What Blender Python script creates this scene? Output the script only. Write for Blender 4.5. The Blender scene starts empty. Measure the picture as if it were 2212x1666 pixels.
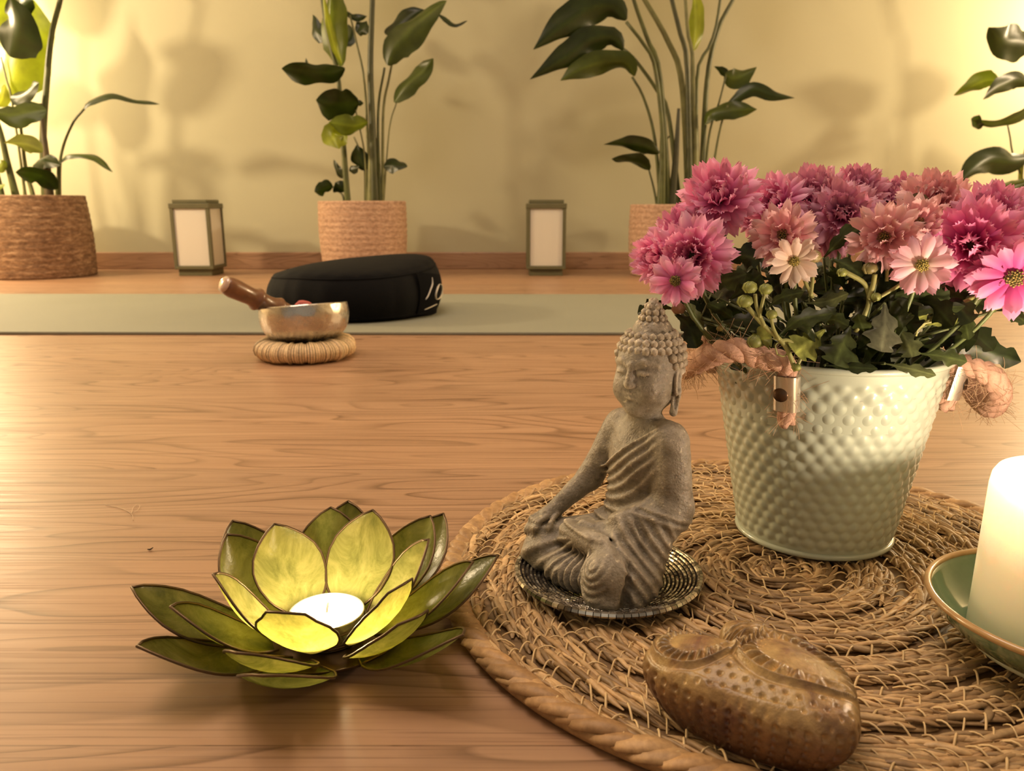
import bpy, math, random
import numpy as np
from mathutils import Vector, Matrix, Euler
rng = np.random.default_rng(7)
random.seed(7)
PI = math.pi
S = bpy.context.scene
C = bpy.context.collection

# ------------------------------------------------------------------ camera geometry (metres; x right, y into the room, z up)
F, TH, CH = 1720.0, math.radians(12.87), 0.24
def ray(u, v):
    x, y = (u - 1106) / F, (v - 833) / F
    return np.array([x, math.cos(TH) - y * math.sin(TH), -math.sin(TH) - y * math.cos(TH)])
def at(u, v, Y):
    d = ray(u, v)
    return np.array([0, 0, CH]) + d * (Y / d[1])
def ground(u, v, z=0.0):
    d = ray(u, v)
    return np.array([0, 0, CH]) + d * ((z - CH) / d[2])
def px_size(px, Y):
    return px * (Y * math.cos(TH) + 0.03) / F

# ------------------------------------------------------------------ mesh helpers
W = {}
class MB:
    def __init__(s): s.v, s.f, s.c, s.n = [], [], [], 0
    def add(s, v, f, c=None):
        v = np.asarray(v, float).reshape(-1, 3)
        s.v.append(v)
        for q in f: s.f.append([int(i) + s.n for i in q])
        if c is None: c = (1, 1, 1)
        c = np.asarray(c, float)
        if c.ndim == 1: c = np.tile(c, (len(v), 1))
        s.c.append(c)
        s.n += len(v)
    def build(s, name, mat, parent=None, smooth=True, origin=None):
        V = np.concatenate(s.v)
        M = Matrix.Identity(4)
        if parent is not None: M = W[parent.name].copy()
        o0 = np.zeros(3) if origin is None else np.asarray(origin, float)
        me = bpy.data.meshes.new(name)
        if parent is not None:
            inv = np.array(M.inverted())
            V = V @ inv[:3, :3].T + inv[:3, 3]
        V = V - o0
        me.from_pydata(V.tolist(), [], s.f)
        Cc = np.concatenate(s.c)
        at_ = me.color_attributes.new('Col', 'FLOAT_COLOR', 'POINT')
        at_.data.foreach_set('color', np.c_[Cc, np.ones(len(Cc))].astype(np.float32).ravel())
        if smooth: me.polygons.foreach_set('use_smooth', [True] * len(me.polygons))
        me.materials.append(mat)
        me.update()
        ob = bpy.data.objects.new(name, me)
        C.objects.link(ob)
        ob.location = o0
        if parent is not None: ob.parent = parent
        W[ob.name] = M @ Matrix.Translation(Vector(o0))
        return ob

def empty(name, loc, rz=0.0):
    o = bpy.data.objects.new(name, None)
    C.objects.link(o)
    o.empty_display_size = 0.02
    o.location = loc; o.rotation_euler = (0, 0, rz)
    W[o.name] = Matrix.Translation(Vector(loc)) @ Matrix.Rotation(rz, 4, 'Z')
    return o
def tag(o, label=None, cat=None, group=None, kind=None):
    if label: o['label'] = label
    if cat: o['category'] = cat
    if group: o['group'] = group
    if kind: o['kind'] = kind
    return o

def grid_faces(n, m, wrap_m=False, wrap_n=False, flip=False):
    f = []
    for i in range(n if wrap_n else n - 1):
        for j in range(m if wrap_m else m - 1):
            a, b = i * m + j, i * m + (j + 1) % m
            c, d = ((i + 1) % n) * m + (j + 1) % m, ((i + 1) % n) * m + j
            f.append([a, d, c, b] if flip else [a, b, c, d])
    return f
def norm(v):
    v = np.asarray(v, float)
    return v / (np.linalg.norm(v, axis=-1, keepdims=True) + 1e-12)
def smooth_path(pts, n, vals=None):
    P = np.asarray(pts, float)
    if len(P) == 2:
        t = np.linspace(0, 1, n)[:, None]
        return P[0] * (1 - t) + P[1] * t
    d = np.r_[0, np.cumsum(np.linalg.norm(np.diff(P, axis=0), axis=1) + 1e-9)]
    Pe = np.vstack([2 * P[0] - P[1], P, 2 * P[-1] - P[-2]])
    out = []
    for s in np.linspace(0, d[-1], n):
        i = min(np.searchsorted(d, s, side='right') - 1, len(P) - 2)
        t = (s - d[i]) / (d[i + 1] - d[i])
        p0, p1, p2, p3 = Pe[i], Pe[i + 1], Pe[i + 2], Pe[i + 3]
        out.append(.5 * (2 * p1 + (p2 - p0) * t + (2 * p0 - 5 * p1 + 4 * p2 - p3) * t * t + (3 * p1 - p0 - 3 * p2 + p3) * t ** 3))
    return np.array(out)
def frames(P):
    T = norm(np.gradient(P, axis=0))
    ref = np.array([0, 0, 1.0]) if abs(T[0][2]) < .9 else np.array([1.0, 0, 0])
    n = norm(np.cross(T[0], ref)); N = []
    for t in T:
        n = norm(n - t * np.dot(n, t)); N.append(n)
    N = np.array(N)
    return T, N, np.cross(T, N)
def tube(mb, P, r, sides=8, c=None, flat=1.0, caps=True, cs=None):
    P = np.asarray(P, float); n = len(P)
    r = np.asarray(r, float)
    if r.ndim and len(r) != n: r = np.interp(np.linspace(0, 1, n), np.linspace(0, 1, len(r)), r)
    r = np.broadcast_to(r, (n,))
    T, N, B = frames(P)
    a = np.linspace(0, 2 * PI, sides, endpoint=False)
    V = P[:, None] + r[:, None, None] * (np.cos(a)[None, :, None] * N[:, None] + flat * np.sin(a)[None, :, None] * B[:, None])
    f = grid_faces(n, sides, wrap_m=True)
    if caps: f += [list(range(sides))[::-1], [(n - 1) * sides + i for i in range(sides)]]
    if cs is not None: c = np.repeat(np.asarray(cs, float), sides, axis=0)
    mb.add(V, f, c)
def lathe(mb, prof, center=(0, 0, 0), n=64, c=None, close=False, tilt=None, phase=None):
    prof = np.asarray(prof, float); m = len(prof)
    a = np.linspace(0, 2 * PI, n, endpoint=False)
    V = np.zeros((m, n, 3))
    V[..., 0] = prof[:, 0:1] * np.cos(a); V[..., 1] = prof[:, 0:1] * np.sin(a); V[..., 2] = prof[:, 1:2]
    V = V.reshape(-1, 3)
    if tilt is not None: V = V @ np.array(tilt).T
    V = V + np.asarray(center, float)
    f = grid_faces(m, n, wrap_m=True, wrap_n=close)
    if not close:
        if prof[0, 0] > 1e-6: f.append(list(range(n))[::-1])
        if prof[-1, 0] > 1e-6: f.append([(m - 1) * n + i for i in range(n)])
    mb.add(V, f, c)
def box(mb, lo, hi, c=None, bev=0.0, R=None, o=None):
    lo, hi = np.array(lo, float), np.array(hi, float)
    if bev > 0:
        import bmesh
        bm = bmesh.new(); bmesh.ops.create_cube(bm, size=1.0)
        for v in bm.verts:
            v.co = Vector([(lo[i] + hi[i]) / 2 + v.co[i] * (hi[i] - lo[i]) for i in range(3)])
        bmesh.ops.bevel(bm, geom=bm.edges[:], offset=bev, segments=2, affect='EDGES', profile=.5)
        V = np.array([v.co[:] for v in bm.verts]); f = [[v.index for v in q.verts] for q in bm.faces]; bm.free()
    else:
        V = np.array([[(lo, hi)[i][0], (lo, hi)[j][1], (lo, hi)[k][2]] for i in (0, 1) for j in (0, 1) for k in (0, 1)])
        f = [[0, 1, 3, 2], [4, 6, 7, 5], [0, 4, 5, 1], [2, 3, 7, 6], [0, 2, 6, 4], [1, 5, 7, 3]]
    if R is not None: V = V @ np.array(R).T
    if o is not None: V = V + np.asarray(o)
    mb.add(V, f, c)
def ico(sub=1):
    import bmesh
    bm = bmesh.new(); bmesh.ops.create_icosphere(bm, subdivisions=sub, radius=1)
    V = np.array([v.co[:] for v in bm.verts]); f = [[v.index for v in q.verts] for q in bm.faces]; bm.free()
    return V, f
ICO1, ICO2 = ico(1), ico(2)
def blob(mb, c, r, col=None, ic=None, R=None):
    V, f = ic or ICO2
    V = V * np.asarray(r, float)
    if R is not None: V = V @ np.array(R).T
    mb.add(V + np.asarray(c), f, col)

# ------------------------------------------------------------------ materials
def mat(name, col=(.5, .5, .5), rough=.5, metal=0.0, **kw):
    m = bpy.data.materials.new(name); m.use_nodes = True
    b = m.node_tree.nodes['Principled BSDF']
    b.inputs['Base Color'].default_value = (*col, 1)
    b.inputs['Roughness'].default_value = rough
    b.inputs['Metallic'].default_value = metal
    for k, v in kw.items():
        b.inputs[k.replace('_', ' ')].default_value = v
    return m
class NT:
    def __init__(s, m): s.t = m.node_tree; s.b = s.t.nodes['Principled BSDF']; s.out = s.t.nodes['Material Output']
    def n(s, typ, **kw):
        q = s.t.nodes.new(typ)
        for k, v in kw.items():
            if k.startswith('i_'):
                key = k[2:]
                q.inputs[int(key) if key.isdigit() else key.replace('_', ' ')].default_value = v
            else: setattr(q, k, v)
        return q
    def l(s, a, b): s.t.links.new(a, b)
    def coord(s, scale=(1, 1, 1), typ='Object'):
        tc = s.n('ShaderNodeTexCoord'); mp = s.n('ShaderNodeMapping')
        s.l(tc.outputs[typ], mp.inputs[0]); mp.inputs['Scale'].default_value = scale
        return mp.outputs[0]
    def noise(s, vec, scale, detail=4, rough=.5, dist=0.0):
        q = s.n('ShaderNodeTexNoise'); s.l(vec, q.inputs['Vector'])
        q.inputs['Scale'].default_value = scale; q.inputs['Detail'].default_value = detail
        q.inputs['Roughness'].default_value = rough; q.inputs['Distortion'].default_value = dist
        return q.outputs['Fac']
    def ramp(s, fac, stops, interp='LINEAR'):
        q = s.n('ShaderNodeValToRGB'); s.l(fac, q.inputs[0]); q.color_ramp.interpolation = interp
        e = q.color_ramp.elements
        while len(e) < len(stops): e.new(.5)
        for x, (p, c) in zip(e, stops):
            x.position = p; x.color = (*c, 1) if len(c) == 3 else c
        return q.outputs[0]
    def mix(s, a, b, fac, blend='MIX'):
        q = s.n('ShaderNodeMix', data_type='RGBA', blend_type=blend)
        for k, x in (('Factor', fac), ('A', a), ('B', b)):
            sock = [i for i in q.inputs if i.name == k and (i.type == 'RGBA' if k != 'Factor' else i.type == 'VALUE')][0]
            if isinstance(x, (int, float)): sock.default_value = x
            elif isinstance(x, tuple): sock.default_value = (*x, 1)
            else: s.l(x, sock)
        return [o for o in q.outputs if o.type == 'RGBA'][0]
    def math(s, op, a, b=None):
        q = s.n('ShaderNodeMath', operation=op)
        for i, x in enumerate((a, b)):
            if x is None: continue
            if isinstance(x, (int, float)): q.inputs[i].default_value = x
            else: s.l(x, q.inputs[i])
        return q.outputs[0]
    def bump(s, h, strength=.3, dist=.001):
        q = s.n('ShaderNodeBump'); q.inputs['Strength'].default_value = strength; q.inputs['Distance'].default_value = dist
        s.l(h, q.inputs['Height']); s.l(q.outputs[0], s.b.inputs['Normal'])
    def col(s, c): s.l(c, s.b.inputs['Base Color'])
    def vcol(s):
        return s.n('ShaderNodeVertexColor', layer_name='Col').outputs['Color']
    def island(s):
        return s.n('ShaderNodeNewGeometry').outputs['Random Per Island']
    def translucent(s, colour, fac):
        tr = s.n('ShaderNodeBsdfTranslucent'); mx = s.n('ShaderNodeMixShader')
        if isinstance(colour, tuple): tr.inputs[0].default_value = (*colour, 1)
        else: s.l(colour, tr.inputs[0])
        mx.inputs[0].default_value = fac
        s.l(s.b.outputs[0], mx.inputs[1]); s.l(tr.outputs[0], mx.inputs[2]); s.l(mx.outputs[0], s.out.inputs[0])

def m_wood_floor(name='laminate_oak', light=1.0, upright=False):
    m = mat(name, rough=.4); t = NT(m)
    tc = t.n('ShaderNodeTexCoord')
    brick = t.n('ShaderNodeTexBrick', offset=.1, squash=1.0)
    bm_ = t.n('ShaderNodeMapping'); bm_.inputs['Location'].default_value = (2.4, .07, 0)
    if upright: bm_.inputs['Rotation'].default_value = (math.radians(-90), 0, 0)
    t.l(tc.outputs['Object'], bm_.inputs[0]); t.l(bm_.outputs[0], brick.inputs['Vector'])
    brick.inputs['Scale'].default_value = 1.0
    brick.inputs['Brick Width'].default_value = 5.0; brick.inputs['Row Height'].default_value = .193
    brick.inputs['Mortar Size'].default_value = .0006; brick.inputs['Mortar Smooth'].default_value = .3
    brick.inputs['Color1'].default_value = (0, 0, 0, 1); brick.inputs['Color2'].default_value = (1, 1, 1, 1)
    # offset the grain per board
    off = t.n('ShaderNodeVectorMath', operation='MULTIPLY_ADD')
    t.l(brick.outputs['Color'], off.inputs[0]); off.inputs[1].default_value = (3.1, 5.7, 2.3)
    t.l(bm_.outputs[0], off.inputs[2])
    def mp(sc):
        q = t.n('ShaderNodeMapping'); t.l(off.outputs[0], q.inputs[0]); q.inputs['Scale'].default_value = sc
        return q.outputs[0]
    big = t.noise(mp((1.5, 9.5, 1)), 1.0, 2, .45, .35)
    ring = t.math('FRACT', t.math('MULTIPLY', big, 21.0))
    fine = t.noise(mp((5, 420, 1)), 1.0, 4, .6)
    mid = t.noise(mp((2.2, 48, 1)), 1.0, 5, .55, .2)
    base = t.ramp(mid, [(.2, (.295, .168, .096)), (.5, (.365, .217, .130)), (.8, (.425, .262, .163))])
    ringc = t.ramp(ring, [(0, (.50, .45, .39)), (.12, (.78, .75, .71)), (.34, (1, 1, 1)), (.93, (1.0, .99, .97)), (1, (.50, .45, .39))])
    ringm = t.mix((1, 1, 1), ringc, t.ramp(t.noise(mp((2, 14, 1)), 1.0, 1), [(.3, (.25, .25, .25)), (.65, (1, 1, 1))]))
    c = t.mix(base, ringm, 1.0, 'MULTIPLY')
    pores = t.ramp(fine, [(.34, (.60, .55, .50)), (.46, (1, 1, 1))])
    c = t.mix(c, pores, .75, 'MULTIPLY')
    tone = t.ramp(brick.outputs['Color'], [(0, (.93, .93, .94)), (1, (1.06, 1.04, 1.02))])
    c = t.mix(c, tone, 1.0, 'MULTIPLY')
    c = t.mix(c, (.12, .06, .025), t.math('MULTIPLY', brick.outputs['Fac'], .45))
    if light != 1.0: c = t.mix(c, (light, light, light), 1.0, 'MULTIPLY')
    t.col(c)
    rr = t.ramp(fine, [(.3, (.5, .5, .5)), (.6, (.36, .36, .36))])
    t.l(rr, t.b.inputs['Roughness'])
    t.bump(fine, .08, .0006)
    return m
def m_wall():
    m = mat('olive_plaster_paint', rough=.85); t = NT(m)
    v = t.coord()
    n = t.noise(v, 2.2, 3); n2 = t.noise(v, 160, 2)
    t.col(t.mix((.41, .388, .258), (.46, .435, .295), n)); t.bump(n2, .12, .001)
    return m
def m_vc(name, rough=.5, trans=0.0, tcol=None, spec=.5, nscale=0, namp=.3, bump=0, **kw):
    """colour comes from the mesh's colour attribute, varied by noise"""
    m = mat(name, rough=rough, **kw); t = NT(m)
    c = t.vcol()
    if nscale:
        n = t.noise(t.coord(), nscale, 4)
        lo = 1 - namp
        c = t.mix(c, t.ramp(n, [(.3, (lo, lo, lo)), (.7, (1 + namp * .5,) * 3)]), 1.0, 'MULTIPLY')
        if bump: t.bump(n, bump, .001)
    t.col(c); t.b.inputs['Specular IOR Level'].default_value = spec
    if trans: t.translucent(c if tcol is None else t.mix(c, tcol, 1.0, 'MULTIPLY'), trans)
    return m
def m_straw(name, c1, c2, c3, stretch=(60, 60, 60), rough=.6):
    m = mat(name, rough=rough); t = NT(m)
    i = t.island(); v = t.coord(stretch)
    n = t.noise(v, 6, 4, .6)
    c = t.ramp(i, [(0, c1), (.5, c2), (1, c3)])
    c = t.mix(c, t.ramp(n, [(.3, (.6, .55, .5)), (.7, (1.1, 1.1, 1.1))]), .8, 'MULTIPLY')
    c = t.mix(c, t.vcol(), 1.0, 'MULTIPLY')
    t.col(c); t.bump(n, .35, .0006)
    return m

M = {}
M['floor'] = m_wood_floor()
M['baseboard'] = m_wood_floor('baseboard_oak', .95, True)
M['wall'] = m_wall()
M['ceil'] = mat('white_ceiling_paint', (.7, .66, .58), .9)
M['sidewall'] = mat('cream_side_wall_paint', (.55, .48, .33), .9)

# ------------------------------------------------------------------ room
WY = 3.026
def slab(name, lo, hi, m, kind='structure'):
    b = MB(); box(b, lo, hi)
    return tag(b.build(name, m, smooth=False), kind=kind)
slab('floor', (-2.7, -1.6, -.05), (2.7, WY + .1, 0), M['floor'])
slab('wall_back', (-2.7, WY, 0), (2.7, WY + .1, 2.5), M['wall'])
slab('wall_left', (-2.8, -1.6, 0), (-2.7, WY + .1, 2.5), M['sidewall'])
slab('wall_right', (2.7, -1.6, 0), (2.8, WY + .1, 2.5), M['sidewall'])
slab('ceiling', (-2.8, -1.6, 2.5), (2.8, WY + .1, 2.6), M['ceil'])
b = MB(); box(b, (-2.69, WY - .014, .0005), (2.69, WY, .063), bev=.003)
tag(b.build('baseboard_back', M['baseboard'], smooth=False), kind='structure')

# ------------------------------------------------------------------ yoga mat
M['mat'] = mat('grey_green_rubber', (.225, .235, .165), .7); t = NT(M['mat'])
n = t.noise(t.coord(), 900, 2); t.bump(n, .25, .0005)
n2 = t.noise(t.coord(), 5, 3); t.col(t.mix((.225, .228, .178), (.255, .258, .205), n2))
b = MB(); Y0, Y1 = 1.475, 2.117
box(b, (-2.0, Y0, .0), (.80, Y1, .006), bev=.002)
ym = b.build('yoga_mat', M['mat'], origin=(-.53, 1.8, 0), smooth=False)
ym.rotation_euler = (0, 0, -.006)
tag(ym, 'long grey-green yoga mat lying across the wooden floor', 'yoga mat')

# ------------------------------------------------------------------ meditation cushion
def make_cushion():
    root = empty('meditation_cushion', (-.343, 1.752, .0064))
    blk = mat('black_cotton', (.0022, .0022, .003), .85, Specular_IOR_Level=.18); t = NT(blk)
    n = t.noise(t.coord((1, 1, 1)), 14, 3); n2 = t.noise(t.coord((1, 1, 1)), 500, 2)
    t.bump(t.math('ADD', t.math('MULTIPLY', n, 3.0), n2), .3, .003)
    N, Mz = 96, 40
    R = .187
    V = []
    for i in range(Mz):
        tt = i / (Mz - 1)
        for j in range(N):
            a = 2 * PI * j / N
            # profile around a drum: bottom, vertical bulging side, domed top
            if tt < .15:
                r = R * .93 * (tt / .15) ** .9; z = 0.0 + .004 * (tt / .15) ** 4
            elif tt < .62:
                q = (tt - .15) / .47
                r = R * (.93 + .075 * math.sin(PI * q) ** .8); z = .004 + .088 * q
                r += .0016 * math.sin(a * 31 + 3 * math.sin(a * 5)) * (1 - abs(2 * q - 1)) ** .3
            else:
                q = (tt - .62) / .38
                r = R * .93 * math.cos(q * PI / 2) if q < 1 else 0
                z = .092 + .029 * math.sin(q * PI / 2) ** .9
                z += .004 * math.exp(-((q - .12) / .1) ** 2) * math.sin(a * 24) * .35
                z += .003 * math.sin(a * 3 + 1) * q * (1 - q) * 3 * (r / R)
            x, y = r * math.cos(a), r * math.sin(a)
            h = z / .134
            z2 = z * (1 + .13 * x / R - .02)  - .0 + h * .010 * math.sin(a * 2 + .4) * (r / R) ** 2
            z2 *= 1 - .10 * max(0, -x / R - .5)
            V.append((x, y, z2))
    bb = MB(); bb.add(np.array(V) + np.array([-.343, 1.752, .0064]), grid_faces(Mz, N, wrap_m=True))
    bb.build('cover', blk, root)
    # piping seams at top and bottom edges of the side panel
    sm = mat('black_piping', (.003, .003, .004), .9, Specular_IOR_Level=.15)
    for row, nm in ((int(.62 * (Mz - 1)), 'top_seam'), (int(.16 * (Mz - 1)) + 1, 'bottom_seam')):
        P = np.array(V[row * N:(row + 1) * N]); P = np.vstack([P, P[:1]]) + np.array([-.343, 1.752, .0064])
        q = MB(); tube(q, P, .0018, 6, caps=False); q.build(nm, sm, root)
    # woven label on the right of the side panel: black patch with a pale emblem (leaf stroke, ring, underline)
    lab = mat('black_label', (.002, .002, .003), .9, Specular_IOR_Level=.1); em = mat('pale_print', (.72, .66, .55), .6)
    def side(a, z, off):
        r = R * (.93 + .075 * math.sin(PI * min(1, max(0, (z - .004) / .094))) ** .8) + off
        x, y = r * math.cos(a), r * math.sin(a)
        return np.array([-.343 + x, 1.752 + y, .0064 + z * (1 + .11 * x / R - .02)])
    a0, a1 = math.radians(-36), math.radians(-2)
    q = MB(); n, k = 8, 14
    q.add([side(a0 + (a1 - a0) * j / (k - 1), .008 + .082 * i / (n - 1) - .014 * (j / (k - 1)), .0025) for i in range(n) for j in range(k)], grid_faces(n, k))
    patch = q.build('label_patch', lab, root)
    def stroke(pts, w):
        pts = smooth_path([(a, z, 0) for a, z in pts], 24)
        mb = MB(); tube(mb, [side(math.radians(a), z, .0042) for a, z, _ in pts], np.interp(np.linspace(0, 1, 24), [0, .12, .8, 1], [w * .4, w, w, w * .3]), 6, flat=.35)
        return mb
    stroke([(-31, .036), (-28.5, .044), (-26, .054), (-23, .064), (-21.5, .076)], .0022).build('emblem_stroke', em, patch)
    stroke([(-12, .060), (-16, .054), (-19, .043), (-18, .034), (-13, .031), (-7, .036), (-5, .047), (-7, .057), (-12, .060)], .0022).build('emblem_ring', em, patch)
    stroke([(-30, .016), (-25, .018), (-19, .020), (-13, .0215)], .0024).build('emblem_line', em, patch)
    tag(root, 'round black meditation cushion with pale emblem, on the grey-green mat', 'cushion')
make_cushion()

# ------------------------------------------------------------------ singing bowl, mallet and ring cushion
BX, BYc = -.331, 1.256
def make_ring():
    m = m_straw('raffia_wrap', (.92, .70, .43), (.92, .70, .43), (.92, .70, .43))
    root = MB(); n, k = 240, 14
    V = []; cols = []
    rr = np.random.default_rng(3)
    wob = np.repeat(rr.normal(0, 1, n // 2), 2)
    for i in range(n):
        a = 2 * PI * i / n
        cr = .0575; r = .0178 + .0011 * wob[i] + .0010 * math.sin(i * PI)
        g = .22 + .45 * rr.random() if i % 2 else .8 + .5 * rr.random()
        for j in range(k):
            bta = 2 * PI * j / k
            V.append((BX + (cr + 1.18 * r * math.cos(bta)) * math.cos(a), BYc + (cr + 1.18 * r * math.cos(bta)) * math.sin(a), .0162 + .9 * r * math.sin(bta)))
            cols.append((g, g * .97, g * .92))
    root.add(V, grid_faces(n, k, True, True), np.array(cols))
    o = root.build('ring_cushion', m, origin=(BX, BYc, 0))
    tag(o, 'straw-wrapped ring cushion on the wooden floor under the singing bowl', 'ring cushion')
make_ring()
TILT = np.array(Matrix.Rotation(math.radians(-6.5), 3, 'X') @ Matrix.Rotation(math.radians(-4.5), 3, 'Y'))
def make_bowl():
    m = mat('worn_bronze', (.62, .5, .36), .24, 1.0); t = NT(m)
    v = t.coord(); n = t.noise(v, 35, 4); n2 = t.noise(v, 90, 5, .7)
    c = t.mix((.36, .32, .28), (.78, .74, .67), n)
    c = t.mix(c, (.12, .06, .035), t.ramp(n2, [(.60, (0, 0, 0)), (.72, (.8, .8, .8))]))
    t.col(c); t.l(t.ramp(n2, [(.3, (.18,) * 3), (.7, (.42,) * 3)]), t.b.inputs['Roughness'])
    vr = t.n('ShaderNodeTexVoronoi'); t.l(v, vr.inputs['Vector']); vr.inputs['Scale'].default_value = 60
    t.bump(vr.outputs['Distance'], .35, .003)
    out = [(0, .003), (.02, .0), (.040, .002), (.055, .010), (.0645, .022), (.0685, .034), (.0700, .044), (.0694, .053), (.0685, .0585), (.0683, .0600)]
    inn = [(.0668, .0600), (.0655, .0585), (.0662, .05), (.0668, .042), (.065, .032), (.060, .021), (.050, .012), (.035, .006), (0, .005)]
    b = MB(); lathe(b, smooth_path([(r, 0, z) for r, z in out], 36)[:, [0, 2]].tolist() + smooth_path([(r, 0, z) for r, z in inn], 30)[:, [0, 2]].tolist(), (0, 0, 0), 96)
    V = b.v[0] @ TILT.T + np.array([BX + .004, BYc, .0235]); b.v[0] = V
    o = b.build('singing_bowl', m, origin=(BX, BYc, .0215))
    tag(o, 'dented bronze singing bowl resting tilted on a straw ring', 'singing bowl')
make_bowl()
def make_mallet():
    m = mat('turned_rosewood', (.16, .055, .022), .33, Coat_Weight=.4); t = NT(m)
    n = t.noise(t.coord((1, 1, 1)), 60, 5, .6, .6); t.col(t.mix((.085, .028, .012), (.24, .10, .042), n))
    A = at(480, 612, 1.20); B = at(622, 678, 1.285); Dv = norm(B - A)
    B = B + Dv * .022
    prof = [(0, .002), (.003, .0085), (.010, .0118), (.020, .0128), (.045, .0118), (.056, .0112), (.064, .0126), (.067, .0148), (.070, .0150), (.073, .0132), (.080, .0118), (.090, .0112), (.102, .0122), (.110, .0146), (.113, .0156), (.116, .0144), (.121, .0130), (.135, .0126), (.15, .0128), (.160, .010)]
    L = np.linalg.norm(B - A); sc = L / prof[-1][0]
    P = np.array([A + Dv * s * sc for s, r in prof]); b = MB()
    tube(b, P, [r * 1.22 for s, r in prof], 24)
    o = b.build('mallet', m, origin=A)
    tag(o, 'turned dark wood mallet leaning out of the singing bowl', 'mallet')
    q = MB(); tube(q, [A - Dv * .0006, A + Dv * .0022, A + Dv * .0042], [.0075, .0125, .0132], 20)
    q.build('polished_tip', mat('polished_tip', (.5, .34, .26), .15, Coat_Weight=1.0), o)
    pk = MB()
    c = at(655, 662, 1.285)
    blob(pk, c, (.0150, .009, .0100), ic=ICO2)
    V = pk.v[0]; V[:, 2] += .0015 * np.sin(V[:, 0] * 400)
    s = pk.build('felt_pad', mat('pink_suede', (.42, .10, .09), .9), origin=c)
    tag(s, 'small dusty pink pad inside the singing bowl, peeping over its rim', 'pad')
make_mallet()

# ------------------------------------------------------------------ lanterns
def make_lantern(x, label):
    root = empty('lantern', (x, 2.72, 0))
    gm = mat('grey_green_lacquer', (.115, .108, .052), .5); t = NT(gm)
    t.col(t.mix((.095, .09, .042), (.13, .12, .06), t.noise(t.coord(), 30, 2)))
    gl = mat('frosted_glass', (.93, .90, .84), .4); t = NT(gl)
    t.translucent((.95, .92, .85), .45)
    w, yb = .066, 2.72 + .066 + .0
    def bx(name, lo, hi, m, par=root, bev=.002):
        q = MB(); box(q, lo, hi, bev=bev, o=(x, 2.786, 0)); return q.build(name, m, par, smooth=False)
    bx('plinth', (-w * .86, -w * .86, .0), (w * .86, w * .86, .022), gm)
    bx('base_tray', (-w, -w, .022), (w, w, .034), gm)
    p = .012
    for sx in (-1, 1):
        for sy in (-1, 1):
            bx('corner_post', (min(sx * w, sx * (w - p)), min(sy * w, sy * (w - p)), .034), (max(sx * w, sx * (w - p)), max(sy * w, sy * (w - p)), .226), gm, bev=.001)
    bx('top_plate', (-w - .002, -w - .002, .224), (w + .002, w + .002, .241), gm)
    bx('cap', (-w * .88, -w * .88, .241), (w * .88, w * .88, .253), gm)
    g = w - .006
    i = w - p + .0005
    bx('front_pane', (-i, -g - .0015, .0345), (i, -g + .0015, .2235), gl, bev=0)
    bx('rear_pane', (-i, g - .0015, .0345), (i, g + .0015, .2235), gl, bev=0)
    bx('side_pane', (-g - .0015, -i, .0345), (-g + .0015, i, .2235), gl, bev=0)
    bx('side_pane', (g - .0015, -i, .0345), (g + .0015, i, .2235), gl, bev=0)
    tag(root, label, 'lantern', 'lanterns along the back wall')
make_lantern(-1.078, 'frosted-pane lantern with dark green frame, beside the brown woven basket')
make_lantern(.1155, 'frosted-pane lantern with dark green frame, standing right of the black cushion')

# ------------------------------------------------------------------ tall leafy plants in baskets
M['stalk'] = m_vc('plant_stalk', .45, nscale=25, namp=.35)
M['leaf'] = m_vc('plant_leaf', .34, trans=.28, tcol=(1.5, 1.75, .35), nscale=14, namp=.4, spec=.45)
DK, MD, BR, YL = (.022, .034, .008), (.052, .070, .012), (.14, .18, .02), (.30, .34, .03)
ST, STL = (.085, .095, .025), (.17, .17, .06)
def blade(parent, P, w, col, roll=.35, fold=.18, n=20, droop=.0, seed=0, w0=.10, back=None):
    """one leaf: midrib P (world points), greatest half width w/2, rolled about the midrib"""
    r = np.random.default_rng(seed)
    P = smooth_path(P, n); T = norm(np.gradient(P, axis=0))
    view = norm(P - np.array([0, 0, CH]))
    side = norm(np.cross(T, view)); nrm = norm(np.cross(side, T))
    t = np.linspace(0, 1, n)
    prof = np.interp(t, [0, .06, .2, .4, .62, .82, .94, 1], [w0, .5, .86, 1, .92, .58, .22, .02])
    m = 9; V = []; cols = []
    ph = r.uniform(0, 6.28)
    for i in range(n):
        ro = roll + .5 * math.sin(2.4 * t[i] + ph)
        sd = side[i] * math.cos(ro) + nrm[i] * math.sin(ro)
        up = nrm[i] * math.cos(ro) - side[i] * math.sin(ro)
        for j in range(m):
            s = -1 + 2 * j / (m - 1)
            wave = .09 * math.sin(8 * t[i] + 2.5 * s + ph) * abs(s)
            rag = 1 + (.13 * math.sin(7.1 * t[i] + ph + (1.5 if s > 0 else 0)) + .05 * math.sin(19 * t[i] + 2 * ph + s)) * (.2 < t[i] < .97)
            V.append(P[i] + sd * s * rag * prof[i] * w / 2 + up * (abs(s) ** 1.2 * fold + wave - droop * s * s) * prof[i] * w * .9)
            k = .85 + .22 * (1 - abs(s)) + .06 * math.sin(j * 2.4 + i * .3)
            if abs(s) < .05: k = 1.45
            cols.append(np.array(col) * k)
    b = MB(); b.add(np.array(V), grid_faces(n, m), np.array(cols))
    o = b.build('leaf', M['leaf'], parent)
    return o
def stalk(parent, P, r, col=ST, n=22, name='stalk', tip=.6):
    P = smooth_path(P, n); t = np.linspace(0, 1, n)
    b = MB()
    cs = np.array([np.array(col) * (.75 + .5 * (1 - tt)) for tt in t])
    tube(b, P, r * (1 + .25 * (1 - t) ** 3) * (1 - (1 - tip) * t), 10, cs=cs)
    return b.build(name, M['stalk'], parent)
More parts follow.
